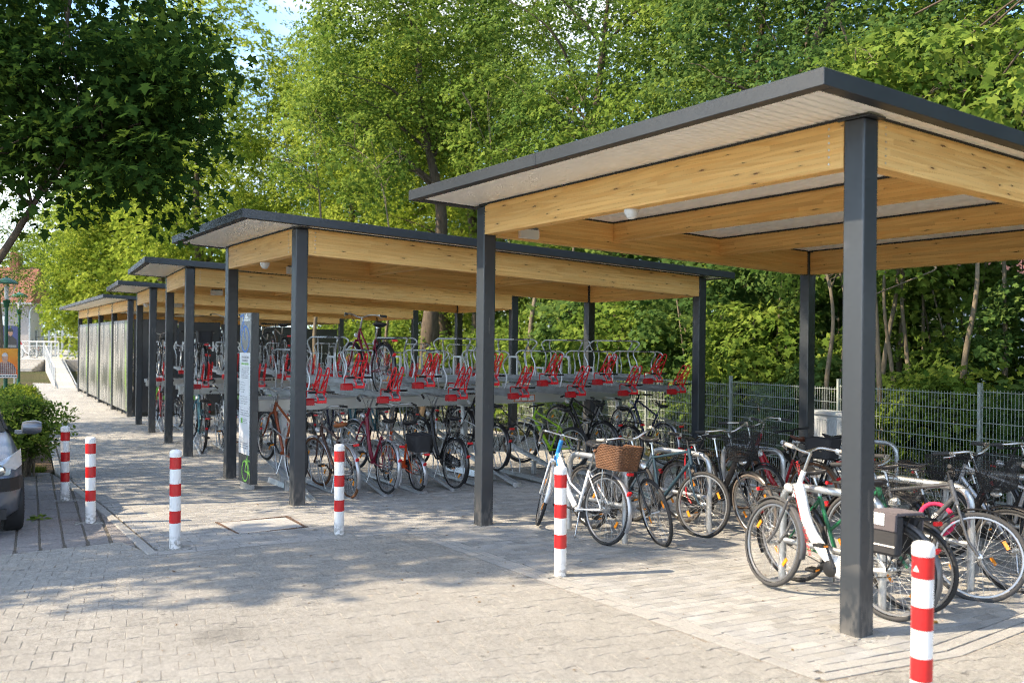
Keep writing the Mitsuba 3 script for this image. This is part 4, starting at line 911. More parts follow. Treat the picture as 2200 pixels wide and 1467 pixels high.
bicycle('dark green bicycle on the other side of the hoop from the white electric bicycle', at0(1.22, .88), frU, style='mixte', frame_m='p_green', fender='p_black', bar='swept', lean=D_(4), steer=D_(5), basket='wire_front')
bicycle('dark grey bicycle with a pink cloth lock wound round its frame', at0(1.15, 1.62), frU, style='diamond', frame_m='p_grey', fork_m='p_grey', fender='p_black', bar='flat', lean=D_(-4), steer=D_(30), extra='pinklock', tyre='m_tyregrey', tw=.042, light=False)
bicycle('black bicycle with a black wire front basket at the lower right edge', at0(1.12, 2.16), frU, style='step', frame_m='p_black', fender='p_black', basket='mesh_front', bar='swept', lean=D_(5), steer=D_(0))
bicycle('silver grey bicycle with a cream saddle at the right edge', at0(0.0, 2.84), toU, style='diamond', frame_m='p_silver', fender=None, bar='flat', basket='mesh_front', saddle='m_beigesad', lean=D_(-3), steer=D_(-6), rackt=False)
bicycle('black bicycle with a black wire basket, second row behind the grey bicycle', at0(1.30, 3.30), frU, style='step', frame_m='p_black', fender='p_black', basket='wire_front', bar='swept', lean=D_(3), fine=False)
bicycle('black bicycle with a rear wire basket, beyond the nearer hoops by the fence', at0(0.25, 4.08), toU, style='mixte', frame_m='p_black', fender='p_black', basket='wire_rear', bar='flat', lean=D_(3), fine=False)
bicycle('red bicycle farthest right at the back by the fence', at0(1.2, 4.55), frU, style='mixte', frame_m='p_red', fender='p_black', bar='swept', lean=D_(-3), fine=False)
# --- in the double-deck racks
A1 = SH[1][2]
def low(s, i, u=0.30, hi=None):
    """Rear contact and pitch of a bicycle standing in lower rail i."""
    up = (i % 2 == 0); p = L(s, u, RV[i]); zb = gz(*L(s, 1.2, 3.3)[:2]); sl = (0.40 - .035) / 1.85 if up else (0.06 - .035) / 1.85
    p[2] = zb + .035 + .012 + sl * (u - .2); return p, math.atan(sl)
def rb(label, s, i, u=0.30, **kw):
    p, pt = low(s, i, u); return bicycle(label, p, SH[s][2] + kw.pop('yaw', 0.0), group='rack', pitch=pt, **kw)
def ub(label, s, i, u=0.25, **kw):
    p = L(s, u, RV[i]); p[2] = gz(*L(s, 1.2, 3.3)[:2]) + TZ[i % 2] - .035; return bicycle(label, p, SH[s][2] + kw.pop('yaw', 0.0), group='rack', **kw)
rb('bicycle with an orange-brown frame, leftmost in the lower rack behind the galvanised column', 1, 0, .95, style='diamond', frame_m='p_rust', bar='swept', tyre='m_tyre', fender=None, rackt=False, yaw=D_(4))
rb('copper brown city bicycle with brown tyres and a tan leather saddle', 1, 1, .27, style='diamond', frame_m='p_copper', tyre='m_tyrebrown', fender='p_silver', saddle='m_leather', bar='swept', lean=D_(-5), steer=D_(12))
rb('dark magenta step-through bicycle with silver fenders and a red tail light', 1, 2, .33, style='step', frame_m='p_magenta', fender='p_silver', bar='swept', top2=None, lean=D_(3), steer=D_(10))
rb('orange folding bicycle with small wheels', 1, 3, .33, style='fold', frame_m='p_orange', R=.255, tw=.045, wb=1.0, fender='p_silver', bar='fold', lean=D_(-4), steer=D_(-15), basket='solid_rear')
rb('black city bicycle with a chromed rear rack, right of the orange folding bicycle', 1, 4, .30, style='step', frame_m='p_black', fender='p_black', bar='swept', lean=D_(2), stand=True, guard='m_black')
rb('black bicycle standing alone between the black city bicycle and the lime green mountain bicycle', 1, 6, .85, style='diamond', frame_m='p_black', fender='p_black', bar='flat', lean=D_(3), steer=D_(6), fine=False)
rb('lime green mountain bicycle with wide black tyres', 1, 9, .95, style='mtb', frame_m='p_lime', fork_m='p_black', fender=None, bar='flat', tw=.058, rackt=False, light=False, lean=D_(6), steer=D_(18), yaw=D_(16))
rb('black bicycle with small orange dots, first right of the lime green bicycle', 1, 10, .75, style='diamond', frame_m='p_black', fender='p_black', bar='flat', lean=D_(-6), steer=D_(8), yaw=D_(6))
rb('silver framed bicycle under the right end of the rack beam', 1, 11, .75, style='mixte', frame_m='p_silver', fender='p_black', bar='swept', lean=D_(3), basket='solid_front', fine=False)
rb('dark blue bicycle with silver fenders at the right end of the lower rack', 1, 12, .50, style='diamond', frame_m='p_navy', fender='p_silver', bar='flat', lean=D_(2))
ub('dark bicycle with a red tail light standing alone on the upper deck', 1, 2, .42, style='mixte', frame_m='p_magenta', fender='p_black', bar='swept', lean=D_(2))
ub('black bicycle on the upper deck right behind the third shelter post, handlebar highest', 2, 1, .30, style='step', frame_m='p_black', fender='p_black', bar='swept', fine=False)
ub('black bicycle on the upper deck with a black crate on its rack', 2, 0, .30, style='diamond', frame_m='p_black', fender='p_black', bar='flat', basket='solid_rear', fine=False)
ub('brown bicycle on the upper deck of the third shelter, left of the second shelter post', 2, 3, .35, style='diamond', frame_m='p_brown', fender='p_black', bar='flat', fine=False)
rb('white step-through bicycle below the two black upper-deck bicycles', 2, 1, .22, style='step', frame_m='p_white', fender='p_black', bar='swept', fine=True)
cl = [('p_black', 'black', 'step'), ('p_petrol', 'petrol blue', 'mixte'), ('p_navy', 'dark blue', 'diamond'), ('p_grey', 'dark grey', 'diamond'), ('p_silver', 'silver', 'mixte'), ('p_petrol', 'teal', 'step'), ('p_black', 'black', 'diamond')]
ordn = ['first', 'second', 'third', 'fourth', 'fifth', 'sixth', 'seventh', 'eighth', 'ninth', 'tenth', 'eleventh', 'twelfth']
rq = np.random.default_rng(5)
for i in range(12):
    if i == 1: continue
    m_, cn, stl = cl[(i * 3 + 1) % 7]
    rb(f'{cn} bicycle in the {ordn[i]} lower place from the left in the third shelter', 2, i, .25 + rq.uniform(0, .2), style=stl, frame_m=m_, fender=['p_black', 'p_silver'][i % 2], bar=['swept', 'flat', 'swept'][i % 3], fine=False, lean=D_(rq.uniform(-4, 4)), steer=D_(rq.uniform(-14, 14)),
       basket=[None, None, 'solid_rear', None, 'wire_rear'][i % 5], guard=['m_black', None][i % 2])
for i, (m_, cn, stl) in zip((0, 1, 2, 3, 5, 6, 8), [('p_red', 'red', 'step'), ('p_black', 'black', 'mixte'), ('p_silver', 'silver', 'diamond'), ('p_black', 'black', 'step'), ('p_navy', 'dark blue', 'diamond'), ('p_grey', 'grey', 'step'), ('p_black', 'black', 'diamond')]):
    rb(f'{cn} bicycle in the {ordn[i]} lower place from the left in the fourth shelter', 3, i, .3, style=stl, frame_m=m_, fender='p_black', bar='swept', fine=False, saddle='m_blacksad', lean=D_(rq.uniform(-4, 4)), steer=D_(rq.uniform(-12, 12)))
for i in (0, 2, 5): ub(f'black bicycle on the upper deck of the fourth shelter, {ordn[i]} place from the left', 3, i, .3, style='diamond', frame_m='p_black', fender='p_black', bar='swept', fine=False)
# ------------------------------------------------------------------ fence of welded wire panels, switch cabinet, verge
def t_of(px):
    r = (px - 1100) / CAM_F; return (FP[0] - r * FP[1]) / (r * FD[1] - FD[0])
fence_px = [2107, 1803, 1571, 1390]
ts = sorted([t_of(p) for p in fence_px])
step = 2.5
ts = [ts[0] - step * 2, ts[0] - step] + ts + [ts[-1] + step * (i + 1) for i in range(15)]
k = thing('wire_fence', 'galvanised welded wire panel fence along the edge of the woodland', 'fence')
mat('m_fence', (0.34, 0.385, 0.37), 0.45)
F3 = np.array([FD[0], FD[1], 0]); N3 = np.array([FN[0], FN[1], 0])
for a, b in zip(ts[:-1], ts[1:]):
    qa, qb = fpt(a), fpt(b); zt = gz(*qa) + 1.50; Lp = b - a
    m = MB(); c = np.array([qa[0], qa[1], gz(*qa)])
    part(k, 'post', m.bevel(c + [0, 0, .79], F3 * .02, N3 * .03, np.array([0, 0, .84]), .003), 'm_fence')
    vw, hw = MB(), MB(); n = int(Lp / 0.05)
    near = a < 12
    for i in range(n if near else n // 2):
        q = fpt(a + .04 + (Lp - .08) * i / ((n if near else n // 2) - 1)); hw_ = 0
        vw.tube([[q[0], q[1], zt - 1.43], [q[0], q[1], zt]], .0042 if near else .0055, 4, caps=False)
    pk = part(k, 'panel', hw.add([[0, 0, 0]], np.zeros((0, 3), int)) if False else vw, 'm_fence', kind='stuff')
    for j in range(8):
        z = zt - .03 - .2 * j; hm = MB()
        for sg in (-1, 1): hm.tube([[*fpt(a + .02, sg * .006), z], [*fpt(b - .02, sg * .006), z]], .0058, 5)
        part(pk, 'rail_wire', hm, 'm_fence')
# switch cabinet
k = thing('switch_cabinet', 'pale grey ribbed switch cabinet in front of the wire fence', 'cabinet')
mat('m_cab', (0.50, 0.53, 0.55), 0.5)
c2 = np.array([4.80, 13.42]); cz = gz(*c2); c3 = np.array([c2[0], c2[1], cz])
part(k, 'body', MB().bevel(c3 + [0, 0, .56], F3 * .42, N3 * .16, np.array([0, 0, .54]), .012), 'm_cab')
part(k, 'roof', MB().bevel(c3 + [0, 0, 1.125], F3 * .45, N3 * .19, np.array([0, 0, .028]), .012), 'm_cab')
m = MB()
for i in range(15): m.box(c3 - N3 * .163 + F3 * (-.36 + .0515 * i) + [0, 0, .58], F3 * .011, N3 * .006, np.array([0, 0, .46]))
part(k, 'ribbed_door', m, 'm_cab', kind='stuff'); part(k, 'plinth', MB().box(c3 + [0, 0, .01], F3 * .40, N3 * .15, np.array([0, 0, .03])), 'm_concrete')
# grass: one object per verge, nobody could count the blades
def grass(name, pts, n, hgt, seed, label):
    r = np.random.default_rng(seed); g = shapely.Polygon(pts); x0, y0, x1, y1 = g.bounds; out = []
    while len(out) < n:
        q = np.c_[r.uniform(x0, x1, n), r.uniform(y0, y1, n)]; out += q[shapely.contains_xy(g, q[:, 0], q[:, 1])].tolist()
    c = np.array(out[:n]); a = r.uniform(0, 2 * PI, n); h = hgt * r.uniform(.4, 1.25, n); w = .004 * r.uniform(.7, 1.5, n); le = h * r.uniform(.1, .7, n); b = r.uniform(0, 2 * PI, n)
    z = np.array([gz(*e) for e in c]) - .02
    p0 = np.c_[c[:, 0] - np.cos(a) * w, c[:, 1] - np.sin(a) * w, z]; p1 = np.c_[c[:, 0] + np.cos(a) * w, c[:, 1] + np.sin(a) * w, z]; p2 = np.c_[c[:, 0] + np.cos(b) * le, c[:, 1] + np.sin(b) * le, z + h]
    v = np.stack([p0, p1, p2], 1).reshape(-1, 3); t = r.uniform(0, 1, (n, 1)); col = np.array([[.07, .115, .016]]) * (1 - t) + np.array([[.14, .17, .03]]) * t
    scene[name] = mikit.ply(trimesh.Trimesh(v, np.arange(3 * n).reshape(-1, 3), process=False), 'm_leaf', smooth=True, color=np.repeat(col, 3, 0)); labels[name] = {'label': label, 'category': 'grass', 'kind': 'stuff'}
scene['m_leaf'] = {'type': 'principledthin', 'base_color': VC, 'roughness': 0.36, 'diff_trans': 0.95, 'eta': 1.55, 'spec_trans': 0.0}
grass('verge_grass', [fpt(-9, -.62), fpt(30, -.62), fpt(30, .35), fpt(-9, .35)], 26000, .11, 11, 'strip of bright green grass between the paving and the wire fence')
kb = P['k3']; grass('bed_grass', [kb + [-.15, -.15], kb + [-1.6, -.38], kb + [-1.6, .25], kb + [-.25, .15]], 2600, .10, 12, 'tuft of grass at the near end of the planting bed')
sheet([fpt(-9, -.65), fpt(32, -.65), fpt(32, .05), fpt(-9, .05)], 0.004, 'm_soil', 'verge_soil')
m = MB()
for i in range(40):
    a = np.array([*fpt(-9 + i, -.67)]); b = np.array([*fpt(-8.01 + i, -.67)]); c = (a + b) / 2; m.bevel([c[0], c[1], gz(*c) - .02], np.array([*(b - a), gz(*b) - gz(*a)]) / 2, N3 * .03, np.array([0, 0, .055]), .006)
structure('verge_kerb'); scene['verge_kerb'] = m.ply('m_edge')
# ------------------------------------------------------------------ trees
def col_bark(p, n, uv): return mix((0.145, 0.115, 0.085), (0.05, 0.04, 0.032), fbm(p.x * 22, p.y * 22, p.z * 5, 3)) * (0.8 + 0.5 * noise(p.x * 3, p.y * 3, p.z * 1.2))
mat('m_bark', proc(col_bark), 0.95, spec=0.1)
def col_barkpale(p, n, uv): return mix((0.24, 0.20, 0.145), (0.12, 0.10, 0.075), fbm(p.x * 16, p.y * 16, p.z * 9, 3)) * (0.8 + 0.5 * noise(p.x * 4, p.y * 4, p.z * 2.0))
mat('m_barkpale', proc(col_barkpale), 0.9, spec=0.15)
MAPLE = np.array([(0, .36, .02), (0, 0, 0), (.34, .04, -.03), (.20, .27, 0), (.54, .50, -.06), (.25, .55, 0), (0, 1.0, -.08), (-.25, .55, 0), (-.54, .50, -.06), (-.20, .27, 0), (-.34, .04, -.03)])
TRI = np.array([(0, .36, .02), (0, 0, 0), (.50, .42, -.06), (.20, .55, 0), (0, 1.0, -.08), (-.20, .55, 0), (-.50, .42, -.06)])
OVAL = np.array([(0, .45, .03), (0, 0, 0), (.28, .45, -.02), (0, 1.0, -.06), (-.28, .45, -.02)])
def fan(n): return np.array([[0, i, i % (n - 1) + 1] for i in range(1, n)])
def leaves(shape, pos, axis, nor, size, r, tint):
    """One mesh of many leaves: positions, stalk-to-tip directions, normals, sizes."""
    y = axis / np.linalg.norm(axis, axis=1, keepdims=True); x = np.cross(y, nor); x /= np.linalg.norm(x, axis=1, keepdims=True) + 1e-9; z = np.cross(x, y)
    n, k = len(pos), len(shape); v = pos[:, None] + size[:, None, None] * (shape[None, :, :1] * x[:, None] + shape[None, :, 1:2] * y[:, None] + shape[None, :, 2:] * z[:, None])
    f = (fan(k)[None] + (np.arange(n) * k)[:, None, None]).reshape(-1, 3)
    return v.reshape(-1, 3), f, np.repeat(tint, k, 0)
def tint_of(r, n, base, clump=None):
    c0, c1, c2 = (np.array(b) for b in base); t = r.beta(1.6, 1.6, (n, 1)) if clump is None else np.clip(clump[:, None] + r.normal(0, .22, (n, 1)), 0, 1)
    c = np.where(t < .5, c0 + (c1 - c0) * t * 2, c1 + (c2 - c1) * (t - .5) * 2); return np.clip(c * r.uniform(.82, 1.15, (n, 1)), .004, .9)
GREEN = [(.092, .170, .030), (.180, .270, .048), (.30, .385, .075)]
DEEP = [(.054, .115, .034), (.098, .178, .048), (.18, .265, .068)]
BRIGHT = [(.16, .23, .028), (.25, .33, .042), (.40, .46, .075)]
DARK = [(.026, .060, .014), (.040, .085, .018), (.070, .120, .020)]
def sprays(r, centres, rad, per, size, droop=.35, flat=.13, outward=None):
    """Layered sprays of leaves about the centres: positions, axes, normals, sizes, number of the spray."""
    n = len(centres); idx = np.repeat(np.arange(n), per); m = len(idx); R_ = (rad * r.uniform(.6, 1.35, n))[idx]
    tl = r.normal(0, .30, (n, 3)); tl[:, 2] = 1
    if outward is not None: tl += outward * .35
    tl /= np.linalg.norm(tl, axis=1, keepdims=True); T = tl[idx]
    a = r.uniform(0, 2 * PI, m); q = np.sqrt(r.uniform(0, 1, m)); h = r.normal(0, flat, m) * (1 - .5 * q)
    e1 = np.cross(T, [0.3, 0.9, 0.1]); e1 /= np.linalg.norm(e1, axis=1, keepdims=True); e2 = np.cross(T, e1)
    d = np.cos(a)[:, None] * e1 + np.sin(a)[:, None] * e2
    pos = centres[idx] + R_[:, None] * (d * q[:, None] + T * (h - droop * q * q)[:, None])
    ax = d + r.normal(0, .45, (m, 3)) - np.array([0, 0, 1]) * r.uniform(.1, .8, m)[:, None]; nr = T + r.normal(0, .30, (m, 3))
    return pos, ax, nr, size * r.uniform(.6, 1.25, m), idx
_sg = {}
MID = [(.075, .145, .032), (.14, .225, .048), (.235, .32, .070)]
PAL = {'MID': MID, 'GREEN': GREEN, 'DEEP': DEEP, 'BRIGHT': BRIGHT, 'DARK': DARK}
def spray_groups(shape, pal, size, per, rad, droop):
    """Three sprays of leaves that the crowns are planted with."""
    kk = (len(shape), pal, size, per, rad, droop)
    if kk not in _sg:
        out = []
        for q in range(4):
            r = np.random.default_rng(1000 + len(_sg) * 7 + q); pos, ax, nr, sz, idx = sprays(r, np.zeros((1, 3)), rad, per, size, droop)
            v, f, col = leaves(shape, pos, ax, nr, sz, r, tint_of(r, len(pos), PAL[pal], np.full(per, .2 + .2 * q)))
            g = f'leaf_spray_{len(_sg)}_{q}'; scene[g] = {'type': 'shapegroup', 'leaves': mikit.ply(trimesh.Trimesh(v, f, process=False), 'm_leaf', smooth=True, color=col)}; out.append(g)
        _sg[kk] = out
    return _sg[kk]
def plant(r, key, centres, outward, shape, pal, size, per, rad, droop=.35):
    G = spray_groups(shape, pal, size, per, rad, droop); n = len(centres)
    tl = r.normal(0, .24, (n, 3)); tl[:, 2] = 1; tl += outward * .42; tl /= np.linalg.norm(tl, axis=1, keepdims=True); sp = r.uniform(0, 2 * PI, n); sc = r.uniform(.65, 1.25, n); w = np.clip(r.normal(1.5, 1.0, n).round(), 0, 3).astype(int)
    for i in range(n):
        T = tl[i]; e = nrm(np.cross(T, [math.cos(sp[i]), math.sin(sp[i]), .2])); M = np.eye(4); M[:3, 0], M[:3, 1], M[:3, 2], M[:3, 3] = e * sc[i], np.cross(T, e) * sc[i], T * sc[i], centres[i]
        scene[f'{key}__{i + 1:04d}'] = {'type': 'instance', 'group': {'type': 'ref', 'id': G[w[i]]}, 'to_world': mi.ScalarTransform4f(M.tolist())}
def crown_centres(r, c, rad, n, shell=.55, lump=.35, floor=None):
    d = r.normal(0, 1, (n * 2, 3)); d /= np.linalg.norm(d, axis=1, keepdims=True); s = r.uniform(0, 1, n * 2) ** (1 / 3); s = np.where(r.uniform(0, 1, n * 2) < shell, r.uniform(.78, 1.0, n * 2), s)
    k = 1 + lump * (meshkit.fbm(d * 1.9 + c * .37, 3, 3) - .5) * 2; p = c + d * (s * k)[:, None] * rad
    if floor is not None: q = p[:, 2] > floor; p, d = p[q], d[q]
    return p[:n], d[:n]
def trunk_mesh(path, r0, r1, sides=10, r=None):
    p = fillet(path, .8, 6); t = np.linspace(0, 1, len(p)); return MB().tube(p, r0 * (1 - t) + r1 * t, sides)
def tree(name, label, group, base, top, r0, crown, crad, nclump, per, size, seed, shape=TRI, pal='GREEN', barkm='m_bark', bend=.4, spray=.8, limbs=9, floor=None, via=None, shell=.55, lump=.35, category='tree', droop=.35, extra=None):
    r = np.random.default_rng(seed); k = thing(name, label, category, group); base, top, crown, crad = (np.asarray(q, float) for q in (base, top, crown, crad))
    mid = [base + (top - base) * q + np.append(r.normal(0, bend, 2), 0) * (q * (1.2 - q) * 3) for q in (.25, .5, .75)] if via is None else [np.asarray(q, float) for q in via]
    path = fillet([base - [0, 0, .2]] + mid + [top], .8, 6); t = np.linspace(0, 1, len(path)); m = MB(); flare = 1 + .45 * np.exp(-t * 16); m.tube(path, (r0 * (1 - t) ** .8 * .92 + r0 * .08) * flare, 12)
    tk = part(k, 'trunk', m, barkm)
    cc, dd = crown_centres(r, crown, crad, nclump, shell, lump, floor)
    if extra is not None: cc = np.vstack([cc, extra]); dd = np.vstack([dd, np.tile([.6, -.2, 0], (len(extra), 1))])
    if limbs:
        pick = cc[r.choice(len(cc), min(limbs, len(cc)), replace=False)]
        for q in pick:
            zz = min(max(q[2] - np.linalg.norm((q - path[-1])[:2]) * .7, base[2] + .25 * (top[2] - base[2])), path[-2][2]); i = int(np.argmin(abs(path[:, 2] - zz))); a = path[i]; rr = (r0 * (1 - t[i]) ** .8 * .92 + r0 * .08) * .5
            midp = a * .5 + q * .5 + np.append(r.normal(0, .25, 2), .15 * np.linalg.norm(q - a)); pth = fillet([a, midp, q], 1.2, 7); lm = MB().tube(pth, np.linspace(rr, .012, len(pth)), 6)
            for _ in range(4):
                j = r.integers(3, len(pth)); e = cc[np.argmin(np.linalg.norm(cc - pth[j] - r.normal(0, .6, 3), axis=1))]
                if np.linalg.norm(e - pth[j]) < 2.5: lm.tube(fillet([pth[j], pth[j] * .5 + e * .5 + [0, 0, .1], e], .4, 4), np.linspace(max(.02, rr * .3), .006, 6) if False else .009, 4)
            part(k, 'limb', lm, barkm)
    plant(r, k + '__crown', cc, dd, shape, pal, size, per, spray, droop); return k
def wp(t, off, z=0.0): q = fpt(t, off); return np.array([q[0], q[1], gz(*q) + z])
def at(px, Y, z=None, py=None):
    """A point Y metres in front of the camera in the direction of a pixel column (and row)."""
    x = (px - 1100) / CAM_F * Y
    if py is not None: z = CAM_H - (py - 736 - 0.0105 * (px - 1100)) / CAM_F * Y
    return np.array([x, Y, gz(x, Y) if z is None else z])
# the dark maple over the path, at the left
b = at(-60, 10.6); r = np.random.default_rng(77); ex = []
for px, py, q in ((395, 385, 8), (330, 320, 10), (370, 260, 10), (420, 200, 8), (440, 120, 7), (410, 40, 9), (230, 340, 10), (160, 370, 5), (60, 310, 10), (270, 250, 12), (160, 260, 14), (60, 200, 12), (20, 90, 12), (150, 120, 14), (300, 120, 14), (350, 160, 12)):
    for _ in range(q): ex.append(at(px - 45 + r.normal(0, 30), 11.0 + r.uniform(-1.2, 1.6), py=py + r.normal(0, 20)))
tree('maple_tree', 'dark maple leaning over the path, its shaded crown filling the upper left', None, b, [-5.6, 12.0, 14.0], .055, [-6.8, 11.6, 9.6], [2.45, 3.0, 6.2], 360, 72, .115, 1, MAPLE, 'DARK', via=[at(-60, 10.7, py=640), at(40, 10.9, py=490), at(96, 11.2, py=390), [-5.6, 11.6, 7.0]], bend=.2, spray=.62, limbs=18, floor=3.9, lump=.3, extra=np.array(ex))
# trees out of the frame on the left whose shade falls on the paving
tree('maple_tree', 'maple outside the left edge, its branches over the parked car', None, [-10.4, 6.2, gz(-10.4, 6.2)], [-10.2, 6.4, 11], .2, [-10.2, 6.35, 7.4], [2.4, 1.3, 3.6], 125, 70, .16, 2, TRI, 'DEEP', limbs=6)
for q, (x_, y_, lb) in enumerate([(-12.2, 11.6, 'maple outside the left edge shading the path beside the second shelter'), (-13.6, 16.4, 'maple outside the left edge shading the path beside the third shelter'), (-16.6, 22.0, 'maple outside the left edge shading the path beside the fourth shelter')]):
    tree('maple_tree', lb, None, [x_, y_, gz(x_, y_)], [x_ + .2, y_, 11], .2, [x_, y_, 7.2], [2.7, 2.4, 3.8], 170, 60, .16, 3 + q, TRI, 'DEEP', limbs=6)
# woodland behind the fence: t along the fence, off behind it
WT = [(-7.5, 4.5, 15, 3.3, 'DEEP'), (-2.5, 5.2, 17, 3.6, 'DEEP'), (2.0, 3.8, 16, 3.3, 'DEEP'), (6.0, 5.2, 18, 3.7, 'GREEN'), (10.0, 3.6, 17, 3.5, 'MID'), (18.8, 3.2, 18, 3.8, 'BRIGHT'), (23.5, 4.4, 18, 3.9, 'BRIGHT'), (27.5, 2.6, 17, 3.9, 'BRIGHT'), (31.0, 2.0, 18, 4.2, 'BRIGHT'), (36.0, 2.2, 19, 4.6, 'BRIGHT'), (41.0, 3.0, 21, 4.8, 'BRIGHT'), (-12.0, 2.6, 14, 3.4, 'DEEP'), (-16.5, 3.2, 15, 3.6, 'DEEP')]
WL = ['woodland tree behind the fence at the far right, above the nearest roof', 'woodland tree behind the fence above the right half of the nearest roof', 'woodland tree rising behind the near corner of the first roof', 'woodland tree rising behind the middle of the nearest roof edge',
      'woodland tree with several bare limbs above the gap between the first two roofs', 'woodland tree right of the tall bent trunk', 'yellow green woodland tree above the near corner of the second roof', 'yellow green tree above the third shelter', 'sunlit tree above the fourth shelter', 'sunlit tree above the enclosed last shelter', 'tall sunlit tree right of the dark maple crown', 'woodland tree just outside the right edge', 'woodland tree outside the right edge, nearer the camera']
for i, ((t, off, H, R_, pl), lb) in enumerate(zip(WT, WL)):
    b = wp(t, off)
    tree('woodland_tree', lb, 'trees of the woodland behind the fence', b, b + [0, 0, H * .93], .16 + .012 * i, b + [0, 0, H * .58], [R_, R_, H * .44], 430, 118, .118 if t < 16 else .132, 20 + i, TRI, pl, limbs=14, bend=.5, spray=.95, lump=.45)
# the tall bent trunk in the middle
b = at(918, 30.0)
tree('woodland_tree', 'tall tree with a thick bent bare trunk in the middle of the woodland', 'trees of the woodland behind the fence', b, at(880, 30.5, py=-150), .25, at(860, 31.0, py=60), [3.8, 3.4, 4.6], 420, 118, .132, 41, TRI, 'GREEN', limbs=12, via=[at(925, 30, py=660), at(950, 30, py=470), at(928, 30.2, py=370), at(900, 30.4, py=240), at(892, 30.4, py=100)], spray=.9)
# slender stems behind the fence at the right
ST = [(1785, 15.2, 1770, 330, .05), (1812, 15.9, 1790, 300, .035), (1905, 14.4, 1868, 280, .05), (1935, 14.8, 1900, 240, .04), (1962, 15.6, 1950, 200, .045), (2080, 14.2, 2068, 150, .055), (2150, 15.0, 2160, 180, .05), (1150, 24.5, 1142, 380, .09), (1640, 18.2, 1690, 300, .04), (1885, 15.6, 1900, 120, .05), (1925, 17.0, 1935, 150, .06), (1990, 16.4, 1975, 150, .035), (2035, 17.5, 2040, 100, .05), (2110, 16.2, 2125, 200, .03), (2175, 17.2, 2165, 150, .05), (700, 29.5, 660, 250, .075), (845, 28.0, 790, 290, .06), (1010, 26.0, 1045, 230, .06), (1250, 23.5, 1215, 260, .055)]
SLB = ['slim grey sapling leaning left, just right of the back post of the nearest shelter', 'thin sapling beside the leaning grey one', 'slender pale stem leaning left, first right of the nearest post', 'thin stem close behind the pale leaning one', 'straight thin stem, third right of the nearest post', 'straight brownish stem near the right edge', 'rightmost thin stem behind the fence', 'pale trunk seen between the first two roofs', 'thin sapling above the middle of the fence', 'straight stem close to the right face of the nearest post', 'stem farther back, between the leaning pale one and the straight one', 'thin grey stem in the middle of the right-hand group', 'stem farther back left of the brownish one', 'thinnest stem right of the brownish one', 'stem farther back near the right edge', 'pale slender trunk above the second roof', 'pale slanting stem left of the thick bent trunk', 'slender stem just right of the thick bent trunk', 'slender stem above the middle of the nearest roof edge']
for i, ((px, Y, px2, py2, rr), lb) in enumerate(zip(ST, SLB)):
    b, tp = at(px, Y), at(px2, Y + .6, py=py2)
    tree('sapling', lb, 'slender saplings behind the fence', b, tp, rr, tp + [0, 0, -.6], [1.3, 1.3, 1.9], 42, 55, .145, 60 + i, TRI, 'GREEN', 'm_barkpale', limbs=5, bend=.12 if px > 1300 else .38, spray=.6)
# young maples and brush close behind the fence
SHB = [(-7.5, 1.7, 2.0, 1.3), (-5.2, 1.7, 1.7, 1.2), (-2.8, 1.9, 1.6, 1.15), (-0.6, 2.0, 1.9, 1.3), (1.6, 1.9, 3.0, 1.5), (3.4, 1.9, 4.0, 1.7), (5.4, 1.2, 3.4, 1.6), (7.4, 1.7, 4.0, 1.7), (9.6, 1.2, 2.4, 1.6), (12.0, 1.6, 3.2, 1.8), (15.0, 1.4, 2.9, 1.8), (18.0, 1.5, 2.4, 1.8), (21.5, 1.3, 3.0, 2.0), (25.0, 1.5, 3.0, 2.0), (29, 1.4, 3.2, 2.2), (33, 1.5, 3.4, 2.4)]
SPOT = ['at the right edge of the view', 'second from the right edge', 'low behind the fence right of the nearest post', 'behind the grey cabinet', 'behind the back post of the nearest shelter', 'between the two back posts, tall and spreading', 'with big pale leaves left of the second shelter corner post', 'behind the right end of the double-deck rack', 'low, behind the lime green bicycle', 'behind the middle of the double-deck rack', 'behind the back post of the second shelter', 'beside the thick trunk', 'behind the lone upper bicycle', 'behind the third shelter', 'behind the fourth shelter', 'behind the enclosed shelter']
SHB += [(-6.0, 3.6, 3.6, 1.7), (-3.4, 3.9, 3.4, 1.7), (-1.0, 4.2, 3.8, 1.8), (1.2, 4.0, 4.2, 1.8), (-8.2, 3.4, 3.4, 1.6)]
SPOT += ['in the second row behind the rightmost stems', 'in the second row behind the brownish straight stem', 'in the second row behind the straight thin stem', 'in the second row right beside the nearest post', 'in the second row at the very right']
for i, ((t, off, H, R_), sp) in enumerate(zip(SHB, SPOT)):
    b = wp(t, off); r = np.random.default_rng(100 + i); k = thing('young_maple', 'young maple bush ' + sp, 'bush', 'young maples close behind the fence')
    m = MB()
    for j in range(5): e = b + [r.normal(0, R_ * .4), r.normal(0, R_ * .3), H * r.uniform(.7, 1.0)]; m.tube(fillet([b + np.append(r.normal(0, .2, 2), -.1), b * .5 + e * .5 + np.append(r.normal(0, .2, 2), 0), e], .6, 4), .016, 5)
    part(k, 'stems', m, 'm_barkpale', kind='stuff')
    cc, dd = crown_centres(r, b + [0, 0, H * .55], np.array([R_, R_ * .85, H * .52]), 150, .6, .3, b[2] + .1); plant(r, k + '__leaves', cc, dd, MAPLE if t < 8 else TRI, ('GREEN', 'DEEP')[i % 2] if t < 10 else 'GREEN', .15, 48, .5, .35)
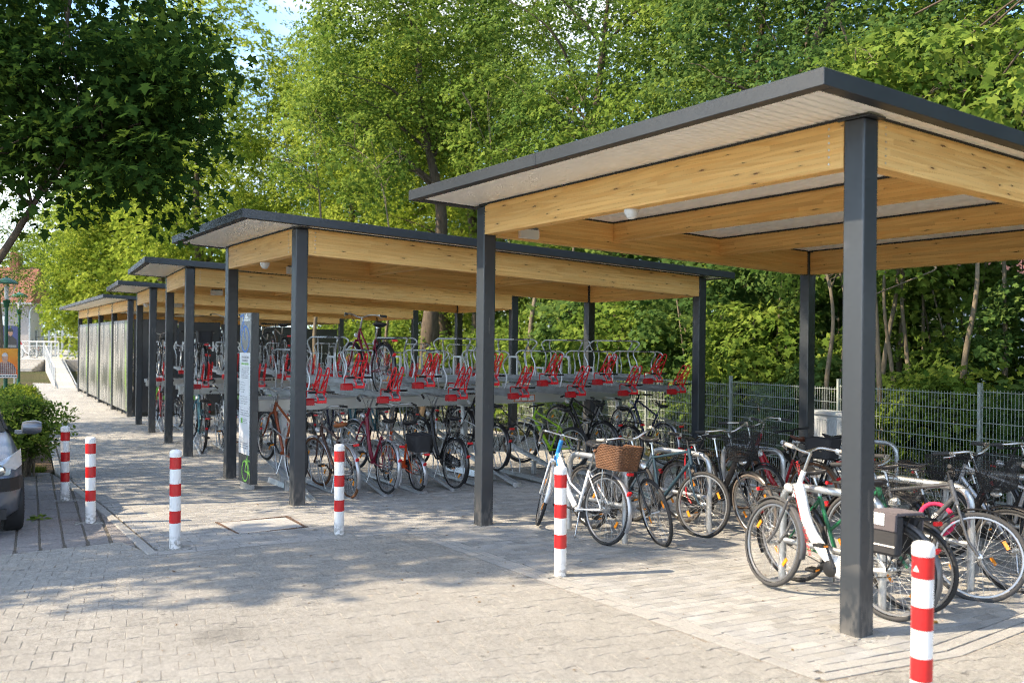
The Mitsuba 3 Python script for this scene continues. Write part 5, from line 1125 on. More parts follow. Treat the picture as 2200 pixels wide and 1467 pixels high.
# deep woodland that reads as one mass
r = np.random.default_rng(200); n = 3300; tt = np.r_[r.uniform(-16, 62, 2300), r.uniform(4, 40, 1000)]; of = np.r_[r.uniform(6.5, 15, 2300), r.uniform(4.5, 15, 1000)] - np.clip(tt - 45, 0, 20) * .35; c = np.array([wp(a, o, 0) for a, o in zip(tt, of)]); c[:, 2] += np.r_[r.uniform(0, 1, 2300) ** .8 * 17.5, r.uniform(0, 7.0, 1000)]
for nm, lo, hi, pl in (('deep_woodland', -99, 18, 'DEEP'), ('far_woodland', 18, 99, 'GREEN')):
    q = (tt >= lo) & (tt < hi); plant(r, nm, c[q], np.zeros((q.sum(), 3)), TRI, pl, .22, 66, 1.35, .3)
    labels[nm] = {'label': 'dense woodland foliage deep behind the first trees ' + ('on the right' if hi < 50 else 'on the left'), 'category': 'woodland', 'kind': 'stuff'}
# far trees at the end of the path
FT = [(165, 90, 15, 5.0, 'pale sunlit tree at the end of the path, behind the end wall of the house'), (235, 64, 13, 3.8, 'sunlit tree behind the enclosed shelter at the end of the path'), (330, 60, 19, 5.5, 'taller sunlit tree right of the other trees at the end of the path'), (60, 105, 13, 5.5, 'hazy tree farthest away behind the red roof'),
      (450, 49, 22, 5.2, 'tall sunlit tree seen under the right tips of the dark maple'), (390, 72, 27, 6.0, 'tallest sunlit tree behind the dark maple crown'), (250, 80, 21, 5.5, 'sunlit tree behind the left half of the dark maple crown')]
for i, (px, Y, H, R_, lb) in enumerate(FT):
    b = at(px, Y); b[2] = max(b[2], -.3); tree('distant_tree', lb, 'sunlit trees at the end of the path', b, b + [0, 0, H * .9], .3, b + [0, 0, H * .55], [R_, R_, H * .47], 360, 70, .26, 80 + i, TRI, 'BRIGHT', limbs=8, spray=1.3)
# birch twigs hanging in front of the house
b = at(-40, 26.0); tree('birch_tree', 'light birch with hanging twigs in front of the red-tiled house', None, b, at(10, 26, py=300), .09, at(30, 26.2, py=520), [1.1, 1.2, 1.9], 120, 56, .075, 90, OVAL, 'GREEN', 'm_barkpale', limbs=8, spray=.45, droop=1.2)
# leafy branch reaching in at the upper right, close to the camera
r = np.random.default_rng(210); k = thing('maple_branch', 'big-leaved maple branch hanging in at the upper right above the roof', 'branch')
tip = [at(2150, 9.5, py=160), at(2060, 9.9, py=90), at(2190, 9.2, py=250), at(1960, 10.4, py=30), at(2230, 9.0, py=120), at(2120, 9.6, py=60), at(2215, 9.1, py=330)]; root = at(2420, 8.2, py=-120); m = MB()
for q in tip: m.tube(fillet([root, root * .4 + q * .6 + [0, 0, .15], q], .8, 6), .012, 6)
part(k, 'twigs', m, 'm_bark', kind='stuff'); cc = np.array(tip); pos, ax, nr, sz, idx = sprays(r, np.repeat(cc, 2, 0) + r.normal(0, .12, (14, 3)), .34, 26, .15, .5); v, f, col = leaves(MAPLE, pos, ax, nr, sz, r, tint_of(r, len(pos), GREEN)); part(k, 'leaves', mikit.ply(trimesh.Trimesh(v, f, process=False), 'm_leaf', smooth=True, color=col))
# ------------------------------------------------------------------ bollards
def col_bolw(p, n, uv):
    h = p.z - (GX * p.x + GY * p.y); d = smoothstep(0.17, 0.015, h) * smoothstep(0.42, 0.62, fbm(p.x * 40, p.y * 40, p.z * 40, 3))
    return mix((0.76, 0.755, 0.74), (0.20, 0.19, 0.17), d * 0.7)
mat('m_bolw', proc(col_bolw), 0.3, coat=0.4); mat('m_bolr', (0.50, 0.016, 0.018), 0.28, coat=0.5)
BOL = [((2.07, 4.55), 'red and white bollard nearest the camera, in front of the white electric bicycle'), (pix(1203.5, 1237)[:2], 'red and white bollard in front of the white and blue bicycle'), (pix(728.5, 1147)[:2], 'red and white bollard standing before the copper brown city bicycle'),
       (pix(375.5, 1177)[:2], 'red and white bollard at the near left corner of the grey paving'), (pix(194.5, 1123)[:2], 'red and white bollard with a scuffed foot, second from the left'), (pix(139.5, 1075)[:2], 'leftmost red and white bollard, by the planting bed')]
for i, (c, lb) in enumerate(BOL):
    k = thing('bollard', lb, 'bollard', 'red and white bollards along the paving'); z = gz(*c); o = np.array([c[0], c[1], z]); r = .0515; H = .93; bx = nrm(np.append(np.random.default_rng(50 + i).normal(0, .009, 2), 1.0))
    part(k, 'post', MB().lathe([(r, -.05), (r, H - .022), (r * .93, H - .010), (r * .6, H - .002), (0, H)], o, bx, sides=24, sharp=50), 'm_bolw')
    part(k, 'cap', MB().lathe([(r + .001, H - .065), (r + .0035, H - .06), (r + .0035, H - .02), (r * .96, H - .006), (r * .6, H + .004), (0, H + .006)], o, bx, sides=24, sharp=50), 'm_bolw')
    for a, b in ((.07, .19), (.34, .465), (.615, .74)): part(k, 'red_band', MB().lathe([(r, H * (1 - b)), (r + .0012, H * (1 - b) + .001), (r + .0012, H * (1 - a) - .001), (r, H * (1 - a))], o, bx, sides=24, sharp=20), 'm_bolr')
    if i < 2:
        t = math.atan2(-c[1], -c[0]) - .55; e = np.array([math.cos(t), math.sin(t), 0]); s_ = np.array([-e[1], e[0], 0])
        part(k, 'triangle_mark', MB().prism([(-.016, 0), (.016, 0), (0, .03)], o + e * (r + .0008) + [0, 0, H * .85], s_, [0, 0, 1], e * .001), 'm_white')
    rubble(k, o, .055, .21 if i < 4 else .15, 22, np.random.default_rng(i))
# ------------------------------------------------------------------ information column
k = thing('information_column', 'dark slab-shaped information column with a blue and a green bicycle symbol, between two shelter posts', 'sign')
o1, U1, V1 = frame(1); Zv = np.array([0, 0, 1.0]); C0 = np.array([-3.57, 12.40, 0]); g0 = gz(*C0[:2]); wF, dF, z0, z1 = .52, .108, -.185, 2.17
mat('m_stele', (0.040, 0.046, 0.050), 0.3, spec=0.8, coat=0.4); mat('m_sblue', (0.04, 0.17, 0.55), 0.5); mat('m_sgreen', (0.19, 0.48, 0.07), 0.5); mat('m_paper', (0.72, 0.73, 0.75), 0.45); mat('m_ink', (0.28, 0.29, 0.31), 0.6); mat('m_inkd', (0.08, 0.08, 0.09), 0.6)
ctr = C0 + U1 * wF / 2 + V1 * dF / 2
part(k, 'body', MB().bevel(ctr + Zv * (z0 + z1) / 2, U1 * wF / 2, V1 * dF / 2, Zv * (z1 - z0) / 2, .004), 'm_stele')
part(k, 'side_cover', MB().bevel(C0 - U1 * .004 + V1 * (dF / 2 + .008) + Zv * (z0 + z1) / 2, V1 * (dF / 2 - .010), U1 * .006, Zv * ((z1 - z0) / 2 - .002), .002), 'm_stele')
part(k, 'base', MB().bevel(ctr + U1 * .02 + Zv * (z0 + g0) / 2 - Zv * .02, U1 * .17, V1 * .05, Zv * ((z0 - g0) / 2 + .03), .004), 'm_galv')
def SF(a, zz): return C0 + U1 * (wF - a) + Zv * zz           # a: metres from the left edge of the printed face
def face(polys, m_key, name, th=.0016, off=0.0, kind=None):
    m = MB()
    for g in polys:
        for q in getattr(g, 'geoms', [g]): m.prism(np.asarray(q.exterior.coords)[:-1].tolist(), C0 + U1 * wF - V1 * off, -U1, Zv, -V1 * th, [np.asarray(h.coords)[:-1].tolist() for h in q.interiors])
    part(k, name, m, m_key, kind=kind)
full = shapely.box(.004, z0 + .004, wF - .004, z1 - .004)
def lines(pts, w): return shapely.LineString(pts).buffer(w)
def zy(py): return CAM_H + (729.5 - py) / CAM_F * 12.62
zb_, R_ = zy(728), .19
blue = shapely.union_all([shapely.Point(.255, zb_).buffer(R_).difference(shapely.Point(.255, zb_).buffer(R_ - .028)), lines([(.255, zb_), (.13, zb_ + .40)], .014), lines([(.13, zb_ + .40), (.115, zb_ + .47), (.17, zb_ + .53)], .018), lines([(.145, zb_ + .33), (-.2, zb_ + .31)], .014), lines([(.155, zb_ + .27), (-.08, zb_ - .05), (-.3, zb_ - .02)], .015)]).intersection(full)
face([blue], 'm_sblue', 'bicycle_symbol')
zg_, R2 = zy(1010), .15
green = shapely.union_all([shapely.Point(.30, zg_).buffer(R2).difference(shapely.Point(.30, zg_).buffer(R2 - .024)), lines([(.30, zg_), (.50, zg_ - .01)], .012), lines([(.30, zg_), (.40, zg_ + .19), (.50, zg_ - .01)], .012), lines([(.40, zg_ + .19), (.405, zg_ + .24)], .011), lines([(.36, zg_ + .27), (.45, zg_ + .265)], .02), lines([(.50, zg_), (.70, zg_ + .22)], .013), lines([(.42, zg_ + .15), (.7, zg_ + .18)], .012), lines([(.49, zg_), (.53, zg_ - .09)], .014)]).intersection(full)
face([green], 'm_sgreen', 'bicycle_symbol', off=0.0)
zp1, zp0 = zy(757), zy(974.5)
face([shapely.box(.006, zp0, wF - .03, zp1)], 'm_paper', 'printed_panel', .0022)
rgx = np.random.default_rng(4); tx, txg = [], []
def words(y, x0, x1, h, out):
    x = x0
    while x < x1 - .02: w = rgx.uniform(.02, .07); out.append(shapely.box(x, y, min(x + w, x1), y + h)); x += w + .012
words(zy(769), .10, .44, .028, tx); words(zy(776), .14, .38, .028, tx); words(zy(783), .10, .42, .026, txg)
for i in range(6): words(zy(790 + 4.3 * i), .09 + .02 * (i % 2), .45 - .02 * (i % 3), .010, tx)
for i in range(5): words(zy(822 + 5 * i), .07, .25 + .05 * (i % 2), .008, tx)
for i in range(4): words(zy(852 + 5 * i), .07, .40, .007, tx)
for i in range(3): words(zy(882 + 5 * i), .08, .45, .012, tx)
tx.append(shapely.box(.05, zy(875.5), .47, zy(875)))
for i in range(3): words(zy(901 + 3.5 * i), .19, .40, .009, tx)
words(zy(942), .06, .22, .010, tx)
for i in range(3): words(zy(952 + 5 * i), .07, .44, .016, tx)
face(tx, 'm_ink', 'text', .0010, .0022, 'stuff'); face(txg, 'm_sgreen', 'green_text', .0010, .0022, 'stuff'); face([shapely.box(.09, zy(909), .17, zy(898))], 'm_sgreen', 'green_square', .0010, .0022)
zl = zy(684.5); lg = [shapely.Polygon([(.20, zl), (.29, zl + .075), (.33, zl + .075), (.34, zl)]), shapely.Polygon([(.35, zl), (.35, zl + .035), (.40, zl)]), shapely.box(.19, zl - .026, .40, zl - .010)]; words(zy(689), .12, .46, .022, lg)
face(lg, 'm_white', 'emblem'); rubble(k, ctr, .1, .33, 26, np.random.default_rng(9))
# ------------------------------------------------------------------ sensors and lamps under the roofs
mat('m_lamp', (0.74, 0.74, 0.71), 0.35)
def px_of(p): q = np.asarray(p) - [0, 0, CAM_H]; return 1100 + CAM_F * q[0] / q[1]
for s, (pxs, lb) in enumerate([(1353, 'white motion sensor hanging under the near beam of the nearest shelter'), (567, 'white motion sensor hanging under the second shelter, just above the column of posts'), (352, 'white motion sensor hanging under the third shelter'), (313, 'small white motion sensor under the fourth shelter')]):
    us = np.linspace(.1, SL[s], 200); u = us[np.argmin([abs(px_of(L(s, q, 0.01, 2.8)) - pxs) for q in us])]; c = LR(s, u, .01, ZB - .006)
    k = thing('motion_sensor', lb, 'sensor', 'motion sensors under the roofs')
    part(k, 'housing', MB().lathe([(0, 0), (.062, 0), (.066, -.01), (.058, -.052), (.044, -.054)], c, sides=20), 'm_lamp'); part(k, 'lens', MB().lathe([(.046, -.053), (.044, -.07), (.03, -.084), (0, -.09)], c, sides=20), 'm_lamp')
    o, U, V = frame(s); k = thing('floodlight', ['white bulkhead floodlight on the inner beam of the nearest shelter', 'white floodlight under the second shelter', 'white floodlight under the third shelter', 'white floodlight under the fourth shelter'][s], 'lamp', 'floodlights under the roofs')
    c = LR(s, SL[s] - .02, .52 if s == 0 else .95, ZB + .06)
    part(k, 'housing', MB().bevel(c - U * .045, U * .045, V * .13, Zv * .055, .008), 'm_lamp'); part(k, 'glass', MB().bevel(c - U * .055 + Zv * .06, U * .04, V * .11, Zv * .012, .006), 'm_glassy'); part(k, 'bracket', MB().box(c + U * .004 + V * .19, U * .012, V * .05, Zv * .04), 'm_lamp')
# ------------------------------------------------------------------ printed panels of the enclosed shelter
def col_print(p, n, uv):
    x, y = uv.x, uv.y; a = fbm(x * 2.3, y * 0.35, 3.0, 3); b = fbm(x * 6 + 4, y * .8, 1.0, 2)
    c = mix((0.045, 0.050, 0.046), (0.135, 0.142, 0.130), smoothstep(.35, .65, a)); c = mix(c, (0.14, 0.26, 0.04), smoothstep(.60, .68, fbm(x * 1.4 + 9, y * .5, 5.0, 2)) * .8)
    return mix(c, (0.34, 0.34, 0.33), smoothstep(.66, .74, b) * .7)
mat('m_print', proc(col_print), 0.22, coat=0.5); mat('m_darkpanel', (0.035, 0.038, 0.042), 0.18, coat=0.6)
o5, U5, V5 = frame(4); k5 = shelters[4]
for q in range(4):
    for hx in range(1):
        u0, u1 = SL[4] * q / 4 + .11, SL[4] * (q + 1) / 4 - .11; a = L(4, u0, -.03); b = L(4, u1, -.03); zb = min(a[2], b[2]) + .16; zt = rz(4, u0, 0, 2.52); c = (a + b) / 2; c[2] = (zb + zt) / 2
        m = MB(); pk = part(k5, 'wall_panel', m.box(c, (b - a) * .5 * [1, 1, 0], V5 * .012, Zv * (zt - zb) / 2), 'm_print', uv=True)
        part(pk, 'panel_frame', MB().box(c + V5 * .03, (b - a) * .5 * [1, 1, 0], V5 * .01, Zv * .02).box(c + V5 * .03 + Zv * .7, (b - a) * .5 * [1, 1, 0], V5 * .01, Zv * .02).box(c + V5 * .03 - Zv * .7, (b - a) * .5 * [1, 1, 0], V5 * .01, Zv * .02), 'm_paint')
        for w in range(3): m = MB(); cc_ = L(4, u0 + (u1 - u0) * (w + .5) / 3, .03); part(pk, 'stud', m.box(cc_ + Zv * 1.42, U5 * .025, V5 * .02, Zv * 1.42), 'm_paint')
nW = 5
for q in range(nW):
    v0, v1 = .1 + (SW[4] - .2) * q / nW, .1 + (SW[4] - .2) * (q + 1) / nW - .03; a, b = L(4, .02, v0), L(4, .02, v1); zb = a[2] + .12; zt = rz(4, 0, v1, 2.60); c = (a + b) / 2; c[2] = (zb + zt) / 2
    part(k5, 'dark_panel', MB().bevel(c, (b - a) * .5 * [1, 1, 0], U5 * .012, Zv * (zt - zb) / 2, .003), 'm_darkpanel')
    if q: part(k5, 'mullion', MB().box(L(4, .0, v0 - .015) + Zv * 1.38, V5 * .03, U5 * .03, Zv * 1.38), 'm_paint')
tm = meshkit.text_mesh('ORANIENBURG', .30, .004); v = np.asarray(tm.vertices); lc = L(4, .006, .62); lc[2] = gz(*lc[:2]) + 2.02
part(k5, 'lettering', MB().add(lc + v[:, :1] * V5 + v[:, 1:2] * Zv - v[:, 2:] * U5, np.asarray(tm.faces)), 'm_white')
m = MB(); gp = [[(0, 0), (.5, .0), (.5, .12), (.2, .12), (.5, .5), (.5, .62), (0, .62), (0, .5), (.32, .5), (0, .1)]]
for q in range(4): m.prism(gp[0], L(4, .006, .55 + q * 1.2) + Zv * .5, V5, Zv, -U5 * .004)
part(k5, 'green_graphic', m, 'm_sgreen', kind='stuff')
# ------------------------------------------------------------------ parked car (its front corner shows at the left edge)
k = thing('parked_car', 'silver grey hatchback parked nose towards the paving at the left edge', 'car')
mat('m_car', (0.15, 0.168, 0.20), 0.3, metal=0.5, coat=1.0); mat('m_carblack', (0.016, 0.016, 0.017), 0.55); mat('m_carglass', (0.02, 0.025, 0.03), 0.05, coat=1.0)
hd = math.radians(-57); nose = np.array([-5.47, 8.53]); Cx, Cy = np.array([math.cos(hd), math.sin(hd), 0]), np.array([-math.sin(hd), math.cos(hd), 0])
def CP(x, y, z): q = np.array([nose[0], nose[1], 0]) + Cx * x + Cy * y; q[2] = gz(q[0], q[1]) + z; return q     # x forwards from the nose, y to the car's left, z up
SEC = [(0.03, .50, .30, .40, .46), (-.04, .66, .24, .52, .60), (-.16, .745, .20, .58, .70), (-.35, .795, .18, .62, .76), (-.62, .815, .17, .64, .83), (-.95, .822, .17, .66, .91), (-1.2, .825, .17, .67, .96), (-1.55, .825, .17, .67, 1.20), (-1.95, .825, .17, .67, 1.40), (-2.6, .825, .17, .67, 1.43), (-3.2, .82, .17, .67, 1.38), (-3.6, .79, .2, .66, 1.15), (-3.82, .70, .28, .6, .8)]
m = MB(); S = 22; rows = []
for x, w, zlo, zm, zt in SEC:
    ring = []
    wt = w * (.90 if zt < 1.0 else .72)
    half = [(w * .86, zlo), (w * .97, zlo + .06), (w, zm - .14), (w, zm), (w * .985, zm + (min(zt, .9) - zm) * .5), (w * .95 if zt > 1 else wt * 1.02, min(zt, .93) - .02), (wt * 1.03 if zt > 1 else wt * .97, zt - .07 if zt > 1 else zt - .004), (wt * .92, zt - .02 if zt > 1 else zt + .01), (wt * .6, zt + .02), (wt * .3, zt + .035), (0, zt + .04)]
    ring = [CP(x, a, b) for a, b in half] + [CP(x, -a, b) for a, b in half[::-1][1:]]
    rows.append(ring)
n = len(rows[0]); v = np.array(rows).reshape(-1, 3); i, j = np.meshgrid(np.arange(len(rows) - 1), np.arange(n - 1), indexing='ij'); f = np.stack([i * n + j, i * n + j + 1, (i + 1) * n + j + 1, (i + 1) * n + j], -1).reshape(-1, 4)
m.add(v, f); c = np.mean(rows[0], 0); m.add(np.vstack([rows[0], c]), [[q, q + 1, n] for q in range(n - 1)]); part(k, 'body', m, 'm_car')
m = MB()
for sg in (-1, 1): m.add([CP(-1.28, sg * .70, .99), CP(-1.50, sg * .665, 1.155), CP(-2.5, sg * .632, 1.34), CP(-2.5, sg * .84, .94), CP(-1.28, sg * .838, .93)], [[0, 1, 2], [0, 2, 3], [0, 3, 4]])
m.quad(CP(-1.17, .70, .975), CP(-1.17, -.70, .975), CP(-1.90, -.56, 1.415), CP(-1.90, .56, 1.415)); part(k, 'window', m, 'm_carglass')
m = MB()
for a, b in zip(SEC[:3], SEC[1:4]): 
    for sg in (-1, 1): m.quad(CP(a[0] + .012, sg * (a[1] + .012), .47), CP(b[0] + .012, sg * (b[1] + .012), .47), CP(b[0] + .012, sg * (b[1] + .012), .60), CP(a[0] + .012, sg * (a[1] + .012), .60))
m.quad(CP(.045, -.52, .46), CP(.045, .52, .46), CP(.045, .52, .56), CP(.045, -.52, .56)); m.box(CP(-.10, 0, .24), Cx * .10, Cy * .64, Zv * .05); part(k, 'bumper_strip', m, 'm_carblack')
for sg in (-1, 1):
    hk = thing_part = part(k, 'headlight', MB().add([CP(.0, sg * .40, .63), CP(-.09, sg * .66, .62), CP(-.28, sg * .79, .70), CP(-.52, sg * .80, .845), CP(-.30, sg * .70, .80), CP(-.06, sg * .46, .70), CP(-.12, sg * .62, .715)], [[0, 1, 6], [1, 2, 6], [2, 3, 6], [3, 4, 6], [4, 5, 6], [5, 0, 6]]), 'm_lens')
    part(hk, 'bulb', MB().lathe([(.055, .0), (.04, .02), (0, .03)], CP(-.06, sg * .58, .67), Cx, 14), 'm_chrome')
    part(k, 'door_mirror', MB().lathe([(0, -.11), (.06, -.10), (.075, -.05), (.078, .03), (.06, .09), (0, .10)], CP(-1.38, sg * .98, 1.00), Cy, 14).box(CP(-1.40, sg * .86, .95), Cx * .03, Cy * .05, Zv * .02), 'm_car')
    for x in (-.62, -3.06):
        wk = part(k + '__wheel' if False else k, 'wheel', MB().lathe([(.18, -.09), (.28, -.09), (.30, -.07), (.30, .07), (.28, .09), (.18, .09)], CP(x, sg * .735, .29), Cy, 24), 'm_tyre')
        part(wk, 'rim', MB().lathe([(.0, .03 * sg), (.06, .05 * sg), (.17, .07 * sg), (.185, .088 * sg)], CP(x, sg * .735, .29), Cy, 20), 'm_rim')
# ------------------------------------------------------------------ green street lamps, posters, traffic sign
mat('m_green', (0.012, 0.10, 0.05), 0.35, coat=0.4); mat('m_orangep', proc(lambda p, n, uv: mix((0.78, 0.10, 0.015), (0.80, 0.33, 0.03), smoothstep(-.3, .3, uv.y))), 0.5); mat('m_bluep', (0.10, 0.12, 0.30), 0.5); mat('m_skin', (0.55, 0.33, 0.24), 0.6); mat('m_hair', (0.62, 0.60, 0.58), 0.7)
mat('m_check', proc(lambda p, n, uv: mix((0.42, 0.40, 0.38), (0.16, 0.02, 0.02), 0.5 * dr.select(dr.floor(uv.x / .022) - 2 * dr.floor(uv.x / .044) > 0.5, 1.0, 0.0) + 0.5 * dr.select(dr.floor(uv.y / .022) - 2 * dr.floor(uv.y / .044) > 0.5, 1.0, 0.0))), 0.7)
scene['m_clear'] = {'type': 'thindielectric', 'int_ior': 1.5}
def lamp(px, Y, top_py, lb):
    b = np.array([(px - 1100) / CAM_F * Y, Y, 0]); b[2] = gz(*b[:2]); zt = CAM_H - (top_py - 724.6) / CAM_F * Y; H = zt - b[2]; k = thing('street_lamp', lb, 'street lamp', 'green street lamps by the planting bed')
    part(k, 'pole', MB().lathe([(.075, -.1), (.075, .9), (.045, 1.0), (.038, H - .75), (.05, H - .72), (.085, H - .56), (.0, H - .55)], b, sides=16), 'm_green')
    part(k, 'lantern_glass', MB().lathe([(.085, H - .55), (.21, H - .17)], b, sides=18), 'm_clear'); part(k, 'lamp_insert', MB().lathe([(0, H - .55), (.04, H - .54), (.05, H - .25), (0, H - .2)], b, sides=10), 'm_white')
    part(k, 'hood', MB().lathe([(0, H - .17), (.25, H - .17), (.25, H - .155), (.20, H - .10), (.09, H - .05), (.03, H - .03), (.02, H), (0, H)], b, sides=20), 'm_green'); return b
l1 = lamp(13, 21.5, 594, 'nearer green street lamp with a conical lantern, an orange poster on its pole'); l2 = lamp(41, 28.0, 626, 'farther green street lamp, a blue poster on its pole')
def board(name, lb, c, w, h, m_key, figs):
    k = thing(name, lb, 'poster'); X, Y_ = nrm([1, .15, 0]), np.array([0, 0, 1.0]); N = nrm(np.cross(X, Y_)); q = np.array([[-w / 2, -h / 2], [w / 2, -h / 2], [w / 2, h / 2], [-w / 2, h / 2]])
    part(k, 'board', MB().box(c - N * .004, X * w / 2, Y_ * h / 2, N * .004, None), m_key, uv=True)
    for i, (nm, poly, mk) in enumerate(figs):
        g = poly.intersection(shapely.box(-w / 2, -h / 2, w / 2, h / 2)); m = MB()
        for e in getattr(g, 'geoms', [g]): m.prism(np.asarray(e.exterior.coords)[:-1].tolist(), c + N * .0012 * (i + .2), X, Y_, N * .001)
        part(k, nm, m, mk, uv=True)
face_ = affinity.scale(shapely.Point(0, 0).buffer(.085), .82, 1.15)
board('election_poster', 'orange election poster of a grey-haired man in a checked shirt on the nearer lamp', np.array([l1[0] + .03, l1[1] - .09, CAM_H - (780 - 724.6) / CAM_F * 21.4]), .56, .70, 'm_orangep',
      [('shirt', shapely.Polygon([(-.24, -.26), (-.2, -.05), (-.07, .03), (.05, .05), (.18, -.02), (.24, -.12), (.25, -.26)]), 'm_check'), ('neck', shapely.box(-.05, -.0, .05, .1), 'm_skin'), ('head', affinity.translate(face_, .0, .13), 'm_skin'), ('hair', affinity.translate(face_, .0, .15).difference(shapely.box(-.2, -.2, .2, .165)), 'm_hair'), ('caption_strip', shapely.box(-.28, -.345, .27, -.265), 'm_paper'), ('caption', shapely.union_all([shapely.box(x, -.32, x + .05, -.29) for x in np.arange(-.24, .22, .065)]), 'm_inkd')])
board('election_poster', 'blue election poster of a dark-haired person in black on the farther lamp', np.array([l2[0] - .24, l2[1] - .09, CAM_H - (728 - 724.6) / CAM_F * 27.9]), .46, .82, 'm_bluep',
      [('coat', shapely.Polygon([(-.22, -.41), (-.2, -.1), (-.05, .1), (.06, .1), (.2, -.02), (.23, -.41)]), 'm_inkd'), ('head', affinity.translate(face_, .02, .19), 'm_skin'), ('hair', affinity.translate(affinity.scale(face_, 1.15, 1.1), .02, .22).difference(shapely.box(-.2, -.2, .2, .22)), 'm_inkd'), ('caption_strip', shapely.box(-.18, -.26, .2, -.19), 'm_ink')])
k = thing('traffic_sign', 'triangular red-bordered warning sign on a thin post behind the blue poster', 'traffic sign'); Y = 33.0; c = np.array([(31 - 1100) / CAM_F * Y, Y, CAM_H - (728 - 724.6) / CAM_F * Y]); tri = shapely.Polygon([(-.30, -.2), (.30, -.2), (0, .32)])
X_ = np.array([1.0, 0, 0]); part(k, 'border', MB().prism(np.asarray(tri.exterior.coords)[:-1].tolist(), c, X_, Zv, [0, .004, 0]), 'm_bolr'); part(k, 'field', MB().prism(np.asarray(affinity.scale(tri, .72, .72, origin=(0, -.03)).exterior.coords)[:-1].tolist(), c - [0, .002, 0], X_, Zv, [0, .001, 0]), 'm_white')
part(k, 'pictogram', MB().prism([(-.09, -.13), (.12, -.13), (.08, -.02), (-.03, .02)], c - [0, .004, 0], X_, Zv, [0, .001, 0]), 'm_inkd'); part(k, 'plate', MB().box(c - [0, 0, .42], X_ * .2, [0, .003, 0], Zv * .16), 'm_white'); part(k, 'post', MB().tube([[c[0], c[1] + .04, gz(c[0], c[1])], [c[0], c[1] + .04, c[2] + .3]], .03, 10), 'm_galv')
# ------------------------------------------------------------------ far end of the path: ramp, steps, railing, terrace, house
def AT(px, py, Y): return np.array([(px - 1100) / CAM_F * Y, Y, CAM_H - (py - 736 - .0105 * (px - 1100)) / CAM_F * Y])
mat('m_stone', proc(lambda p, n, uv: mi.Color3f(0.42, 0.40, 0.37) * (0.8 + 0.4 * fbm(p.x * 1.5, p.y * 1.5, p.z * 3, 3))), 0.8, spec=0.2); mat('m_rail', (0.62, 0.63, 0.63), 0.35, metal=0.3); mat('m_wall', (0.36, 0.34, 0.33), 0.85, spec=0.2); mat('m_walls', (0.46, 0.43, 0.38), 0.85, spec=0.2)
zt_ = .36; YT = 60.0; xl, xr = -60.0, AT(180, 770, YT)[0] + 6
structure('terrace'); scene['terrace'] = MB().box([(xl + xr) / 2, YT + 25, zt_ - .6], [(xr - xl) / 2, 0, 0], [0, 24.95, 0], [0, 0, .6]).ply('m_far')
k = thing('stone_steps', 'flight of pale stone steps up to the terrace before the house', 'steps'); x1 = AT(97, 790, YT)[0]
for i in range(5):
    g0_ = gz(x1, YT - 1.5); h = (zt_ - g0_) / 5; z_ = g0_ + h * (i + 1); y_ = YT - 1.6 + .36 * i; part(k, 'step', MB().bevel([x1 - 5, y_ + .9 - .18 * i, z_ - .11], [5, 0, 0], [0, .9 - .18 * i, 0], [0, 0, .11], .01), 'm_stone')
ra = [AT(119, 834, 41.0), AT(166, 834, 41.0), AT(135, 770, YT), AT(98, 770, YT)]
for q in ra[:2]: q[2] = gz(q[0], q[1]) + .004
for q in ra[2:]: q[2] = zt_ + .004
structure('ramp'); scene['ramp'] = MB().quad(*ra).quad(ra[0], ra[3], ra[3] - [0, 0, 2], ra[0] - [0, 0, .3]).quad(ra[2], ra[1], ra[1] - [0, 0, .3], ra[2] - [0, 0, 2]).ply('m_far')
k = thing('ramp_railing', 'pale metal railing with balusters along the left side of the ramp', 'railing'); m = MB(); n = 60
for hgt, nm in ((.92, 'handrail'), (.12, 'bottom_rail')): part(k, nm, MB().tube([ra[0] + [0, 0, hgt], ra[3] + [0, 0, hgt]], .03, 8), 'm_rail')
for i in range(n + 1):
    q = ra[0] + (ra[3] - ra[0]) * i / n
    if i % 10 == 0: part(k, 'post', MB().tube([q, q + [0, 0, .92]], .028, 6), 'm_rail')
    else: m.tube([q + [0, 0, .12], q + [0, 0, .92]], .010, 4, caps=False)
part(k, 'balusters', m, 'm_rail', kind='stuff')
k = thing('ramp_railing', 'low metal handrail along the right side of the ramp', 'railing'); part(k, 'handrail', MB().tube([ra[1] + [0, 0, .16], ra[2] + [0, 0, .16]], .03, 8), 'm_galvd')
for i in range(9): q = ra[1] + (ra[2] - ra[1]) * i / 8; part(k, 'post', MB().tube([q, q + [0, 0, .16]], .02, 6), 'm_galvd')
k = thing('terrace_railing', 'grey metal railing along the terrace in front of the house', 'railing'); a, b = AT(48, 770, 64), AT(126, 770, 64); a[2] = b[2] = zt_
part(k, 'handrail', MB().tube([a + [0, 0, 1.15], b + [0, 0, 1.15]], .05, 8), 'm_rail'); part(k, 'middle_rail', MB().tube([a + [0, 0, .85], b + [0, 0, .85]], .025, 6), 'm_rail'); m = MB()
for i in range(31):
    q = a + (b - a) * i / 30
    if i % 6 == 0: part(k, 'post', MB().box(q + [0, 0, .57], [.04, 0, 0], [0, .04, 0], [0, 0, .57]), 'm_rail')
    else: m.tube([q, q + [0, 0, .85]], .012, 4, caps=False)
part(k, 'balusters', m, 'm_rail', kind='stuff')
k = thing('picket_fence', 'tall grey post fence beside the house end wall', 'fence'); m = MB(); a, b = AT(78, 770, 72), AT(180, 770, 66); a[2] = b[2] = zt_
for i in range(8): q = a + (b - a) * i / 7; part(k, 'post', MB().box(q + [0, 0, .9], [.06, 0, 0], [0, .06, 0], [0, 0, .9 if i % 2 else 1.1]), 'm_galvd')
for z in (.5, 1.5): part(k, 'rail', MB().tube([a + [0, 0, z], b + [0, 0, z]], .035, 6), 'm_galvd')
